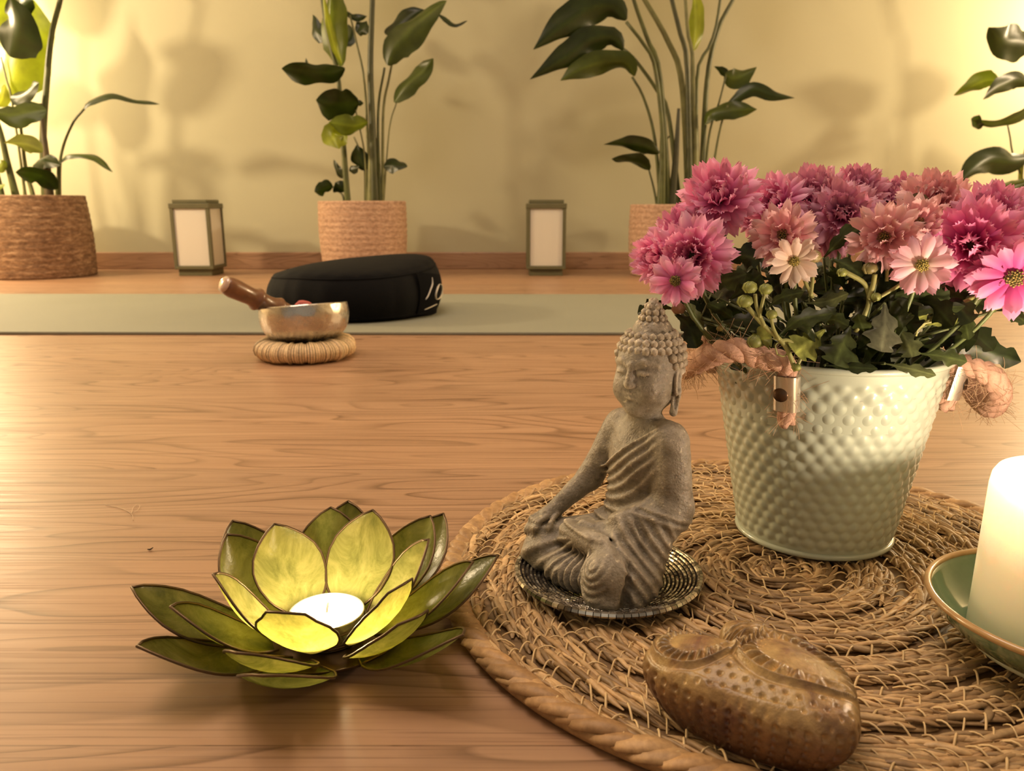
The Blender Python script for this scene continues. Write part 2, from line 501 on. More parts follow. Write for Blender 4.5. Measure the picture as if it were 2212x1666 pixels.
def basket(x, y, r0, r1, h, m, n=96, rows=60, coil=.0008):
    """woven basket: horizontal coils with a rough surface; r0 bottom radius, r1 top radius; returns its mesh builder"""
    prof = []
    for i in range(rows + 1):
        q = i / rows
        prof.append((r0 + (r1 - r0) * q + .006 * math.sin(PI * q) + coil * math.cos(q * PI * 2 * 13), h * q))
    prof = [(0, 0), (r0 * .97, 0)] + prof[1:] + [(r1 - .004, h + .003), (r1 - .012, h), (r1 - .014, h * .55)]
    b = MB(); lathe(b, prof, (x, y, 0), n)
    f = b.f[:-1] if len(b.f[-1]) > 4 else b.f
    b.f = [q for q in f]
    return b
def m_basket(name, c1, c2, c3, scale=1.0):
    m = mat(name, rough=.85); t = NT(m)
    v = t.coord((14 * scale, 14 * scale, 46 * scale))
    n = t.noise(v, 2.2, 5, .65, .5); v2 = t.coord((60, 60, 110)); n2 = t.noise(v2, 1.4, 4, .7)
    c = t.ramp(n, [(.3, c1), (.5, c2), (.72, c3)])
    c = t.mix(c, t.ramp(n2, [(.35, (.55, .5, .45)), (.55, (1, 1, 1)), (.75, (1.25, 1.2, 1.1))]), .8, 'MULTIPLY')
    t.col(c); t.bump(t.math('ADD', n, n2), .6, .004)
    return m
M['brown_weave'] = m_basket('brown_seagrass_weave', (.13, .068, .036), (.25, .14, .075), (.46, .30, .18))
M['jute'] = m_basket('pale_jute_weave', (.46, .285, .19), (.53, .34, .235), (.60, .41, .29), 1.6)
M['soil'] = mat('potting_soil', (.02, .013, .007), .95)

def make_basket(x, y, r0, r1, h, m, label):
    b = basket(x, y, r0, r1, h, m)
    o = b.build('woven_basket', m, origin=(x, y, 0))
    tag(o, label, 'basket', 'baskets holding the tall plants')
def plant(x, y, h, r, label, zf, leaves, stalks, seed):
    """zf turns sketch coordinates into picture points; each leaf (points, width, colour, roll, depth) stands near its basket"""
    root = empty('tall_potted_plant', (x, y, h * .55))
    s = MB(); lathe(s, [(0, h * .55 + .06), (r * .6, h * .55 + .055), (r * .93, h * .55 + .05), (r * .9, h * .55), (0, h * .55)], (x, y, 0), 40)
    s.build('soil', M['soil'], root)
    rr = np.random.default_rng(seed)
    k = F / (y * math.cos(TH) + .03)
    for L in leaves:
        pts, w, col = L[:3]; roll = L[3] if len(L) > 3 else .35; d0 = L[4] if len(L) > 4 else rr.uniform(-.10, .06)
        kw = L[5] if len(L) > 5 else {}
        n = len(pts); P = []
        for i, (a, c) in enumerate(pts):
            u, v = zf(a, c)
            P.append(at(u, v, y + d0 * (.4 + .6 * i / max(1, n - 1))))
        blade(root, P, w * zf.k / k, col, roll, seed=int(rr.integers(1e6)), **kw)
    for pts, w, col in stalks:
        d0 = rr.uniform(-.05, .05); n = len(pts); P = []
        for i, (a, c) in enumerate(pts):
            u, v = zf(a, c); P.append(at(u, v, y + d0 * (.5 + .5 * i / (n - 1)) - (.0 if i else .0)))
        # root the stalk in the soil
        b0 = P[0].copy(); b0[0] = x + (b0[0] - x) * .9; b0[1] = y + (b0[1] - y) * .5; b0[2] = h * .55 + .045
        P = [b0] + P
        stalk(root, P, w / 2 * zf.k / k, col, tip=.3 if w >= 55 else .6)
    tag(root, label, 'plant', 'tall leafy plants along the back wall')
class ZF:
    def __init__(s, ox, oy, sc): s.ox, s.oy, s.k = ox, oy, 1 / sc
    def __call__(s, a, c): return s.ox + a * s.k, s.oy + c * s.k

# far left
make_basket(-1.600, 2.73, .168, .158, .264, M['brown_weave'], 'dark brown woven basket at the far left, on the floor by the wall')
plant(-1.600, 2.73, .264, .15, 'tall plant with a glowing yellow-green leaf in the dark brown basket', ZF(0, 0, 2.6865), [
    ([(30, 560), (100, 380), (130, 180), (70, -120)], 330, YL, .15, .02),
    ([(60, 330), (85, 230), (100, 120), (60, -20)], 235, DK, .2, -.12),
    ([(40, 40), (110, 30), (190, 0)], 120, DK, .3, -.1),
    ([(60, 560), (140, 545), (225, 480)], 120, DK, .5, -.08),
    ([(270, 640), (160, 650), (60, 665), (-90, 640)], 150, MD, -.9, -.14, {'droop': .1}),
    ([(485, 635), (510, 600), (640, 545), (780, 580), (925, 605)], 78, DK, .75, -.05),
    ([(340, 950), (400, 900), (540, 910), (655, 1000)], 62, MD, .9, -.06),
    ([(190, 960), (260, 930), (350, 960)], 90, DK, .8, -.08),
    ([(330, 1100), (270, 1040), (200, 1010), (90, 1000)], 150, DK, .4, -.12, {'droop': .25}),
    ([(250, 880), (160, 840), (20, 830)], 100, (.22, .22, .13), .8, -.1),  # pale grey colour stands in for a silvery highlight on this leaf
    ([(-10, 620), (15, 560), (30, 490)], 75, YL, .2, -.06),
    ([(-20, 990), (10, 960), (25, 930)], 60, BR, .2, -.06),
    ([(250, 1080), (215, 1040), (190, 1000)], 60, DK, .4, -.04),
    ([(-60, 1130), (-20, 1090), (30, 1075)], 60, BR, .4, -.08),
    ([(380, -150), (420, -420), (560, -800)], 330, MD, .3, .05),
    ([(-160, 400), (-330, 300), (-560, 380)], 240, MD, .4, -.05),
    ([(-120, 0), (-300, -260), (-560, -380)], 300, MD, .3, .0),
], [
    ([(265, 1130), (250, 800), (270, 500), (300, 200), (350, 0), (382, -170)], 42, ST),
    ([(285, 1130), (268, 900), (245, 700), (235, 600)], 56, (.10, .07, .03)),
    ([(345, 1130), (355, 900), (420, 720), (490, 632)], 20, ST),
    ([(190, 1130), (150, 980), (122, 750), (110, 660)], 26, STL),
    ([(90, 1130), (40, 930), (0, 760), (-90, 500)], 40, ST),
    ([(335, 1130), (340, 1040), (340, 950)], 30, ST),
    ([(140, 1130), (135, 1050), (120, 950)], 12, ST),
    ([(100, 1130), (70, 1000), (20, 830)], 10, STL),
    ([(75, 620), (40, 470), (5, 330)], 16, STL),
    ([(10, 1130), (-60, 800), (-130, 200), (-120, 0)], 30, ST),
], 11)
# centre left
make_basket(-.508, 2.77, .136, .147, .246, M['jute'], 'pale jute basket directly behind the black cushion')
plant(-.508, 2.77, .246, .14, 'tall plant with a thick dark central stalk in the pale jute basket behind the cushion', ZF(580, 0, 2.872), [
    ([(455, 410), (405, 230), (385, 60), (395, -200)], 150, BR, .3, -.06, {'fold': .45}),
    ([(455, 395), (415, 300), (365, 120), (335, -60)], 42, YL, .2, -.09),
    ([(360, 250), (300, 190), (275, 90)], 90, DK, .3, .06),
    ([(455, 280), (500, 235), (495, 150)], 80, DK, .3, .05),
    ([(480, 70), (540, 108), (612, 100)], 44, DK, .6, .03),
    ([(545, 200), (590, 170), (610, 130)], 80, DK, .3, .05),
    ([(740, 405), (790, 280), (900, 165), (1040, 50), (1105, 5)], 190, MD, .25, -.08),
    ([(730, 215), (770, 180), (850, 110), (965, 60)], 125, DK, .3, .08),
    ([(1055, 90), (1140, 145), (1180, 150), (1235, 128)], 42, DK, .5, .02),
    ([(780, 635), (850, 530), (960, 440), (1022, 362)], 140, MD, .3, -.06),
    ([(475, 425), (360, 450), (220, 440), (82, 425)], 190, DK, .55, -.12, {'droop': .3}),
    ([(300, 430), (240, 410), (232, 360)], 40, DK, .4, .02),
    ([(560, 640), (470, 650), (390, 640), (295, 620)], 230, DK, .35, -.1, {'droop': .2}),
    ([(615, 760), (530, 780), (450, 770), (375, 760)], 120, BR, .5, -.1),
    ([(480, 800), (440, 830), (400, 840), (440, 925)], 130, YL, .3, -.1),
    ([(600, 1060), (570, 990), (545, 900)], 105, DK, .2, -.03),
    ([(470, 1100), (425, 1060), (405, 990)], 66, DK, .4, .02),
    ([(500, 1060), (530, 1050), (560, 1030)], 50, DK, .4, -.03),
    ([(715, 1035), (760, 1020), (800, 1020), (862, 1035)], 105, DK, .25, -.05),
    ([(400, 1160), (350, 1170), (285, 1190)], 100, DK, .25, -.05),
    ([(470, 1190), (440, 1160), (415, 1130)], 90, DK, .3, -.03),
    ([(540, 640), (590, 640)], 34, DK, .4, .02),
    ([(655, -200), (720, -500), (900, -900)], 330, MD, .3, .03),
    ([(320, -150), (250, -480), (60, -760)], 320, MD, .3, -.03),
], [
    ([(660, 1230), (645, 800), (632, 430), (645, 0), (655, -210)], 46, (.055, .06, .018)),
    ([(490, 1230), (455, 760), (432, 480), (385, 280), (340, 60), (320, -160)], 34, ST),
    ([(625, 1230), (600, 560), (545, 260), (505, 95)], 18, STL),
    ([(690, 1230), (680, 700), (720, 420)], 22, ST),
    ([(708, 1230), (712, 700), (745, 500), (765, 400)], 22, STL),
    ([(715, 1230), (750, 800), (795, 635)], 13, STL),
    ([(640, 1230), (640, 900), (640, 560), (640, 420)], 62, STL),
    ([(610, 1230), (595, 950), (540, 680)], 14, STL),
    ([(600, 1230), (590, 1000), (530, 850)], 14, STL),
    ([(670, 1230), (668, 1000), (665, 860)], 40, (.16, .09, .05)),
    ([(700, 1230), (705, 1100), (720, 1035)], 16, ST),
    ([(465, 1230), (440, 1190), (400, 1160)], 16, ST),
], 12)
# centre right
make_basket(.545, 2.77, .135, .142, .235, M['jute'], 'pale jute basket half hidden by the pink flowers')
plant(.545, 2.77, .235, .135, 'tall plant with three drooping dark leaves, rising behind the pink flowers', ZF(1100, 0, 2.7318), [
    ([(690, 118), (610, 40), (470, 50), (320, 150), (143, 292)], 165, DK, .55, -.1),
    ([(672, 295), (610, 220), (470, 235), (330, 340), (123, 468)], 135, DK, .55, -.1),
    ([(738, 450), (690, 375), (560, 365), (420, 410), (302, 475)], 130, MD, .5, -.1),
    ([(885, 905), (800, 865), (700, 850), (556, 853)], 90, DK, .5, -.1),
    ([(828, 1005), (770, 960), (700, 945), (605, 938)], 100, DK, .4, -.1),
    ([(1270, 440), (1340, 460), (1460, 395)], 110, MD, .4, .0),
    ([(1300, 440), (1250, 420), (1208, 392)], 46, DK, .4, .03),
    ([(1285, 625), (1390, 550), (1450, 525), (1560, 560), (1685, 578)], 74, DK, .55, -.05),
    ([(1155, 735), (1190, 670), (1300, 650), (1462, 645)], 110, MD, .4, -.06),
    ([(1085, 300), (1100, 200), (1095, 60), (1090, -120)], 85, YL, .3, .04, {'fold': .4}),
    ([(700, -150), (560, -420), (300, -560)], 280, MD, .4, .0),
    ([(720, -120), (620, -500), (420, -800)], 300, MD, .3, .04),
    ([(1380, -120), (1480, -450), (1700, -640)], 300, MD, .3, .0),
    ([(930, -150), (960, -500), (1080, -850)], 300, MD, .2, .05),
], [
    ([(905, 1210), (905, 800), (860, 400), (800, 270), (690, 128)], 30, ST),
    ([(1000, 1210), (940, 680), (870, 530), (740, 350), (672, 290)], 30, ST),
    ([(895, 1210), (855, 800), (790, 570), (725, 455)], 24, ST),
    ([(940, 1210), (890, 450), (815, 230), (735, 0), (700, -160)], 34, ST),
    ([(1060, 1210), (1020, 500), (940, 250), (800, 0), (720, -130)], 42, STL),
    ([(1065, 1210), (1050, 400), (1010, 200), (960, 0), (930, -160)], 38, (.05, .055, .018)),
    ([(1090, 1210), (1085, 400), (1055, 200), (1040, 0), (1030, -150)], 30, STL),
    ([(1130, 1210), (1165, 500), (1230, 180), (1320, 0), (1380, -130)], 36, ST),
    ([(1100, 1210), (1110, 450), (1170, 300), (1215, 180), (1245, 0), (1260, -150)], 26, ST),
    ([(1140, 1210), (1180, 800), (1240, 600), (1280, 440)], 17, ST),
    ([(1165, 1210), (1240, 780), (1290, 620)], 18, ST),
    ([(870, 1210), (850, 1100), (825, 1005)], 16, ST),
    ([(1085, 1210), (1095, 800), (1080, 320)], 70, STL),
    ([(960, 1210), (985, 900), (1000, 640)], 56, (.045, .045, .018)),
    ([(890, 1210), (900, 1000), (905, 760)], 44, ST),
    ([(1010, 1210), (990, 1000), (960, 800), (880, 905)], 14, ST),
    ([(1120, 1210), (1140, 900), (1160, 740)], 20, ST),
], 13)
# far right
make_basket(1.93, 2.73, .150, .155, .25, M['jute'], 'pale jute basket at the far right, behind the flowers')
plant(1.93, 2.73, .25, .15, 'tall plant at the far right edge with dark curling leaves', ZF(1912, 0, 3.787), [
    ([(1230, 360), (1080, 350), (950, 330), (845, 225)], 250, DK, .25, -.08, {'w0': .6}),
    ([(1180, 690), (1060, 660), (920, 720), (800, 815)], 130, DK, .35, -.1),
    ([(930, 660), (820, 660), (690, 720), (560, 780)], 150, BR, .3, .02),
    ([(1230, 860), (1080, 960), (900, 1010), (715, 980)], 120, MD, .45, -.06, {'droop': .2}),
    ([(760, 1060), (740, 1010), (770, 940)], 100, DK, .3, -.07),
    ([(1180, 1290), (1040, 1330), (860, 1310), (720, 1370), (598, 1505)], 190, DK, .45, -.08),
    ([(1150, 1500), (1050, 1540), (890, 1590)], 120, DK, .35, -.06),
    ([(1160, 1480), (1060, 1500), (960, 1510)], 50, MD, .3, -.07),
    ([(1300, 500), (1500, 300), (1800, 260)], 260, MD, .3, -.05),
    ([(1250, 0), (1200, -300), (1000, -600)], 300, MD, .3, -.02),
    ([(1400, 900), (1600, 800), (1850, 900)], 220, MD, .3, -.05),
], [
    ([(1120, 1750), (1110, 1400), (1160, 1200), (1190, 860)], 40, YL),
    ([(1150, 1750), (1130, 1500), (1045, 1260), (1022, 1120), (1000, 1010)], 20, ST),
    ([(1180, 1750), (1190, 1200), (1200, 690)], 40, ST),
    ([(1200, 1750), (1240, 1000), (1250, 0)], 46, ST),
    ([(1230, 1750), (1320, 1200), (1400, 900)], 30, ST),
    ([(1220, 1750), (1280, 1000), (1300, 500)], 30, ST),
    ([(1140, 1750), (1150, 1600), (1170, 1300)], 30, ST),
], 14)

# ------------------------------------------------------------------ round woven placemat
PMX, PMY, PMR = .1737, .4826, .2185
def make_placemat():
    r = np.random.default_rng(21)
    ms = m_straw('water_hyacinth', (.64, .445, .235), (.52, .345, .175), (.36, .225, .105), (30, 30, 30), .5)
    root = empty('woven_placemat', (PMX, PMY, 0))
    b = MB()
    lathe(b, [(0, .001), (PMR - .008, .001), (PMR - .004, .003), (PMR - .008, .0045), (0, .0045)], (PMX, PMY, 0), 96, (.40, .36, .32))  # disc added beneath, tinted darker for the shade in the gaps
    pitch = .0091; rows = 23
    sides = 6; st = 7; ts = np.linspace(0, 1, st)
    a5 = np.linspace(0, 2 * PI, sides, endpoint=False)
    ff = grid_faces(st, sides, wrap_m=True)
    def strand(rad, ang, ln, wd, th, slant, z0, lift, wav, tint):
        s = ts - .5
        rr = rad + slant * s + wav * np.sin(s * 6)
        aa = ang + s * ln / max(rad, .006)
        x, y = PMX + rr * np.cos(aa), PMY + rr * np.sin(aa)
        z = z0 + lift * np.cos(s * PI)
        P = np.c_[x, y, z]; T = norm(np.gradient(P, axis=0))
        N = norm(np.cross(T, [0, 0, 1.0])); B = np.cross(N, T)
        pr = np.interp(ts, [0, .12, .5, .88, 1], [.25, .8, 1, .8, .25])
        V = P[:, None] + wd * pr[:, None, None] * np.cos(a5)[None, :, None] * N[:, None] + th * pr[:, None, None] * np.sin(a5)[None, :, None] * B[:, None]
        b.add(V, ff, tint)
    for k in range(rows):
        rad0 = .008 + k * pitch
        for lay, (dens, w0, w1, z0, lf) in enumerate(((.0050, .0020, .0034, .0048, .0016), (.0042, .0008, .0024, .0060, .0022))):
            n = max(12, int(2 * PI * rad0 / dens))
            for i in range(n):
                ang = 2 * PI * (i + r.uniform(-.5, .5)) / n + k * 1.7
                g = r.uniform(.55, 1.25)
                sl = r.uniform(.002, .0085) if r.random() < .8 else r.uniform(-.006, .001)
                strand(rad0 + pitch * i / n - pitch * .5 + r.normal(0, .0017), ang, r.uniform(.014, .042) if rad0 > .025 else .013, r.uniform(w0, w1), r.uniform(.0008, .0017),
                       sl, z0 + r.uniform(-.0004, .0008), lf * r.uniform(.5, 1.15), r.normal(0, .0007), (g, g, g))
    b.build('woven_coil', ms, root)
    # pale stitching that ties each coil to the next
    ml = mat('pale_stitching_cord', (.66, .48, .25), .5)
    q = MB(); q_side = 4
    for k in range(1, rows + 1):
        rad0 = .006 + k * pitch - pitch * .5
        n = max(8, int(2 * PI * rad0 / .0105))
        for i in range(n):
            a = 2 * PI * (i + r.uniform(-.22, .22)) / n + k * .9
            da = r.uniform(.0015, .0055) / rad0 * (1 if r.random() < .75 else -1)
            s = np.linspace(-.55, .55, 6)
            rr = rad0 + s * pitch; aa = a + da * s * 1.6
            z = .0066 + .0031 * np.cos(s * PI * .95) + r.uniform(0, .0006)
            tube(q, np.c_[PMX + rr * np.cos(aa), PMY + rr * np.sin(aa), z], r.uniform(.00042, .00068), q_side, caps=False)
    q.build('stitching', ml, root)
    # thick wrapped border
    e = MB(); nb = 66
    a8 = np.linspace(0, 2 * PI, 10, endpoint=False); st2 = 9; t2 = np.linspace(0, 1, st2)
    for i in range(nb):
        for lay in range(2):
            a = 2 * PI * (i + .5 * lay + r.uniform(-.12, .12)) / nb
            s = t2 - .5
            ln = r.uniform(.027, .036)
            rr = PMR - .0065 + .0046 * np.sin(s * PI) * (-1) + r.uniform(-.0006, .0010)
            aa = a + s * ln / PMR
            z = .0048 + .0034 * np.cos(s * PI) + (.0006 if lay else -.0004)
            P = np.c_[PMX + rr * np.cos(aa), PMY + rr * np.sin(aa), z]
            T = norm(np.gradient(P, axis=0)); N = norm(np.cross(T, [0, 0, 1.0])); B = np.cross(N, T)
            pr = np.interp(t2, [0, .1, .5, .9, 1], [.3, .75, 1, .75, .3])
            wd, th = r.uniform(.0044, .0060), r.uniform(.0026, .0034)
            rip = 1 + .08 * np.cos(a8 * 5)
            V = P[:, None] + (wd * pr)[:, None, None] * (np.cos(a8) * rip)[None, :, None] * N[:, None] + (th * pr)[:, None, None] * (np.sin(a8) * rip)[None, :, None] * B[:, None]
            g = r.uniform(.95, 1.3)
            V[..., 2] = np.maximum(V[..., 2], .0004)
            e.add(V, grid_faces(st2, 10, wrap_m=True), (g, g * .96, g * .9))
    tube(e, [[PMX + (PMR - .0042) * math.cos(x), PMY + (PMR - .0042) * math.sin(x), .0048] for x in np.linspace(0, 2 * PI, 181)], .0045, 10, (.85, .8, .72), caps=False)
    e.build('braided_border', m_straw('wrapped_border_straw', (.50, .33, .17), (.43, .27, .13), (.33, .20, .095), (40, 40, 40), .55), root)
    tag(root, 'large round woven seagrass placemat on the wooden floor', 'placemat')
make_placemat()
MZ = .0092   # top of the placemat

# ------------------------------------------------------------------ beaded plate
PLX, PLY = .0598, .4592
def make_plate():
    r = np.random.default_rng(5)
    mb_ = mat('silver_bugle_beads', (.55, .52, .48), .16, .9); t = NT(mb_)
    t.col(t.ramp(t.island(), [(0, (.14, .115, .095)), (.5, (.38, .34, .29)), (.85, (.60, .56, .50)), (1, (.95, .92, .86))]))
    cl = mat('dark_beadwork_backing', (.05, .036, .025), .6)
    def surf(rad): return MZ + .001 + .0062 * max(0, (rad - .030) / .026) ** 1.8
    p = MB()
    pr = [(0, MZ + .0002)] + [(x, surf(x) - .0009) for x in np.linspace(.02, .0562, 10)]
    pr = pr + [(x, surf(x) + .0003) for x in np.linspace(.0562, .02, 10)] + [(0, surf(0) + .0003)]
    lathe(p, pr, (PLX, PLY, 0), 80)
    root = p.build('beaded_plate', cl, origin=(PLX, PLY, MZ))
    bpy.context.view_layer.update()
    q = MB()
    rows = 20
    for k in range(rows):
        rad = .008 + k * .0025
        n = int(2 * PI * rad / .0042)
        z = surf(rad) + .0010
        for i in range(n):
            a0 = 2 * PI * (i + .06) / n + k * .37; a1 = 2 * PI * (i + .94) / n + k * .37
            P = np.array([[PLX + rad * math.cos(a), PLY + rad * math.sin(a), z + r.normal(0, .00012)] for a in np.linspace(a0, a1, 3)])
            tube(q, P, .00098, 6)
    rad = .0570
    n = 86
    for i in range(n):
        a0 = 2 * PI * (i + .05) / n; a1 = 2 * PI * (i + .95) / n
        tube(q, [[PLX + rad * math.cos(a), PLY + rad * math.sin(a), surf(.0565) + .0003] for a in (a0, (a0 + a1) / 2, a1)], .0017, 6)
    o = q.build('bead_rings', mb_, root, smooth=False)
    tag(root, 'silver beaded saucer under the grey stone statue', 'plate')
make_plate()

# ------------------------------------------------------------------ seated stone statue (distance field, then surface nets)
def surface_nets(D, lo, h):
    sx, sy, sz = D.shape
    ins = D < 0
    cnt = np.zeros((sx - 1, sy - 1, sz - 1), np.int8)
    for i in (0, 1):
        for j in (0, 1):
            for k in (0, 1):
                cnt += ins[i:sx - 1 + i, j:sy - 1 + j, k:sz - 1 + k]
    act = (cnt > 0) & (cnt < 8)
    idx = -np.ones(act.shape, np.int64)
    ii = np.argwhere(act); idx[act] = np.arange(len(ii))
    acc = np.zeros((len(ii), 3)); num = np.zeros(len(ii))
    corners = [(i, j, k) for i in (0, 1) for j in (0, 1) for k in (0, 1)]
    vals = {c: D[ii[:, 0] + c[0], ii[:, 1] + c[1], ii[:, 2] + c[2]] for c in corners}
    for c in corners:
        for ax in range(3):
            if c[ax] == 0:
                d = list(c); d[ax] = 1; d = tuple(d)
                a, b_ = vals[c], vals[d]
                m_ = (a < 0) != (b_ < 0)
                tt = np.where(m_, a / np.where(a == b_, 1, a - b_), 0)
                p = np.tile(np.array(c, float), (len(ii), 1)); p[:, ax] += tt
                acc[m_] += p[m_]; num[m_] += 1
    V = lo + h * (ii + acc / num[:, None])
    faces = []
    for ax in range(3):
        o1, o2 = (ax + 1) % 3, (ax + 2) % 3
        sl0 = [slice(0, -1)] * 3; sl1 = [slice(0, -1)] * 3
        a = np.take(ins, range(0, ins.shape[ax] - 1), axis=ax); b_ = np.take(ins, range(1, ins.shape[ax]), axis=ax)
        e = np.argwhere(a != b_)
        ok = (e[:, o1] > 0) & (e[:, o2] > 0) & (e[:, o1] < D.shape[o1] - 1) & (e[:, o2] < D.shape[o2] - 1)
        e = e[ok]
        sgn = a[e[:, 0], e[:, 1], e[:, 2]]
        def cell(d1, d2):
            q = e.copy(); q[:, o1] -= d1; q[:, o2] -= d2
            return idx[q[:, 0], q[:, 1], q[:, 2]]
        Q = np.c_[cell(1, 1), cell(0, 1), cell(0, 0), cell(1, 0)]
        Q[~sgn] = Q[~sgn][:, ::-1]
        faces.append(Q)
    return V, np.concatenate(faces)

class SDF:
    def __init__(s, lo, hi, h):
        s.lo, s.h = np.array(lo, float), h
        n = np.ceil((np.array(hi) - s.lo) / h).astype(int) + 1
        ax = [(s.lo[i] + h * np.arange(n[i])).astype(np.float32) for i in range(3)]
        s.X, s.Y, s.Z = np.meshgrid(*ax, indexing='ij')
        s.D = np.full(s.X.shape, 1.0, np.float32)
    def ell(s, c, r, rot=None):
        x, y, z = s.X - c[0], s.Y - c[1], s.Z - c[2]
        if rot is not None:
            R = np.array(Euler([math.radians(a) for a in rot]).to_matrix()).T
            x, y, z = (R[i, 0] * x + R[i, 1] * y + R[i, 2] * z for i in range(3))
        k0 = np.sqrt((x / r[0]) ** 2 + (y / r[1]) ** 2 + (z / r[2]) ** 2)
        k1 = np.sqrt((x / r[0] ** 2) ** 2 + (y / r[1] ** 2) ** 2 + (z / r[2] ** 2) ** 2)
        return (k0 * (k0 - 1) / (k1 + 1e-6)).astype(np.float32)
    def cap(s, a, b_, ra, rb):
        a, b_ = np.array(a, np.float32), np.array(b_, np.float32); d = b_ - a
        t_ = ((s.X - a[0]) * d[0] + (s.Y - a[1]) * d[1] + (s.Z - a[2]) * d[2]) / float(d @ d)
        t_ = np.clip(t_, 0, 1)
        return np.sqrt((s.X - a[0] - t_ * d[0]) ** 2 + (s.Y - a[1] - t_ * d[1]) ** 2 + (s.Z - a[2] - t_ * d[2]) ** 2) - (ra + (rb - ra) * t_)
    def add(s, d, k=.03):
        h_ = np.clip(.5 + .5 * (s.D - d) / k, 0, 1)
        s.D = (s.D * (1 - h_) + d * h_ - k * h_ * (1 - h_)).astype(np.float32)
    def sub(s, d, k=.01):
        h_ = np.clip(.5 - .5 * (s.D + d) / k, 0, 1)
        s.D = (s.D * (1 - h_) - d * h_ + k * h_ * (1 - h_)).astype(np.float32)
def sstep(a, b_, x):
    t_ = np.clip((x - a) / (b_ - a), 0, 1); return t_ * t_ * (3 - 2 * t_)

STX, STY, STZ, STU, STA = .0855, .4750, MZ + .0028, .172, math.radians(58)
STW = .152
HTURN = math.radians(20)
def make_statue():
    s = SDF((-.40, -.52, -.01), (.34, .22, 1.03), .0054)
    X, Y, Z = s.X, s.Y, s.Z
    E, K = s.ell, s.cap
    # seat and legs
    s.add(E((0, -.11, .10), (.185, .15, .115)), .02)
    s.add(E((-.01, -.25, .055), (.24, .16, .07)), .05)
    s.add(K((-.08, -.10, .11), (-.235, -.335, .085), .10, .088), .04)
    s.add(K((.08, -.10, .11), (.165, -.32, .095), .10, .092), .04)
    s.add(E((-.235, -.35, .06), (.095, .10, .075)), .03)
    s.add(E((.165, -.335, .085), (.088, .095, .098)), .03)
    s.add(E((.175, -.335, .03), (.095, .10, .05)), .03)
    s.add(E((-.06, -.36, .045), (.13, .085, .055)), .04)
    # torso
    s.add(E((0, -.045, .26), (.135, .115, .16)), .05)
    s.add(E((0, -.035, .43), (.158, .118, .145)), .05)
    s.add(K((-.115, -.02, .535), (.115, -.02, .535), .058, .058), .05)
    # right arm (bare), reaching to the right knee
    s.add(K((-.158, -.03, .515), (-.222, -.125, .32), .066, .052), .03)
    s.add(K((-.222, -.125, .32), (-.248, -.285, .215), .050, .034), .025)
    s.add(E((-.252, -.325, .198), (.036, .045, .026), (25, 0, 0)), .02)
    # left arm under the robe, forearm across the lap
    s.add(K((.152, -.03, .515), (.182, -.03, .30), .068, .072), .03)
    s.add(K((.182, -.03, .285), (.10, -.21, .215), .070, .050), .03)
    s.add(K((.10, -.21, .215), (.03, -.255, .205), .034, .028), .02)
    s.add(E((.0, -.27, .20), (.045, .03, .02)), .02)
    # sleeve falling beside the left knee
    s.add(K((.195, -.09, .25), (.235, -.205, .06), .055, .048), .05)
    s.add(K((.235, -.205, .07), (.255, -.27, .015), .046, .036), .04)
    s.add(K((.10, -.20, .23), (.215, -.25, .09), .04, .04), .04)
    s.sub(K((.222, -.27, .22), (.275, -.335, .0), .012, .026), .02)
    # right shin and foot laid on the left knee
    s.add(K((-.10, -.33, .165), (.07, -.335, .178), .040, .034), .03)
    s.add(E((.12, -.325, .178), (.055, .036, .026), (0, 8, 0)), .015)
    # neck, head
    s.add(K((0, -.025, .55), (0, -.035, .65), .066, .062), .03)
    cd, sd_ = math.cos(HTURN), math.sin(HTURN)
    s.X, s.Y = X * cd + (Y + .02) * sd_, -X * sd_ + (Y + .02) * cd - .02
    s.add(E((0, -.035, .755), (.116, .132, .150)), .025)
    s.add(E((0, -.070, .690), (.098, .088, .086)), .04)
    s.add(E((0, -.005, .795), (.128, .138, .118)), .008)      # hair mass
    s.add(E((0, .02, .705), (.108, .095, .10)), .03)
    # face: hairline cut, brows, lids, nose, mouth, chin
    s.add(E((0, -.128, .632), (.034, .026, .026)), .03)
    for sx in (-1, 1):
        s.add(E((sx * .052, -.128, .70), (.040, .030, .042)), .03)
        s.sub(E((sx * .045, -.178, .768), (.036, .020, .020), (0, sx * 6, sx * 18)), .022)
        s.add(K((sx * .014, -.158, .786), (sx * .05, -.148, .802), .006, .006), .016)
        s.add(K((sx * .05, -.148, .802), (sx * .092, -.112, .788), .006, .004), .016)
        s.add(E((sx * .046, -.144, .762), (.030, .018, .015), (0, sx * 8, sx * 20)), .007)
        s.sub(K((sx * .022, -.166, .753), (sx * .072, -.145, .757), .0035, .003), .004)
        s.add(E((sx * .015, -.168, .722), (.011, .012, .010)), .008)
        # long ears
        s.add(E((sx * .121, -.005, .725), (.014, .030, .062), (0, 0, sx * 14)), .008)
        s.add(K((sx * .120, .0, .69), (sx * .110, -.005, .612), .017, .016), .012)
        s.sub(E((sx * .136, -.012, .722), (.010, .016, .040), (0, 0, sx * 14)), .006)
        s.sub(E((sx * .124, -.012, .650), (.012, .009, .030)), .006)
    s.add(K((0, -.160, .790), (0, -.180, .724), .0115, .016), .012)
    s.add(E((0, -.160, .690), (.030, .014, .0085)), .006)
    s.add(E((0, -.157, .675), (.024, .014, .009)), .006)
    s.sub(K((-.032, -.172, .6835), (.032, -.172, .6835), .0038, .0038), .004)
    s.sub(E((0, -.165, .660), (.016, .010, .006)), .008)
    # topknot
    s.add(E((0, .0, .895), (.078, .078, .045)), .012)
    s.add(K((0, .0, .90), (0, -.003, .955), .055, .034), .008)
    s.add(E((0, -.003, .975), (.026, .026, .026)), .01)
    s.X, s.Y = X, Y
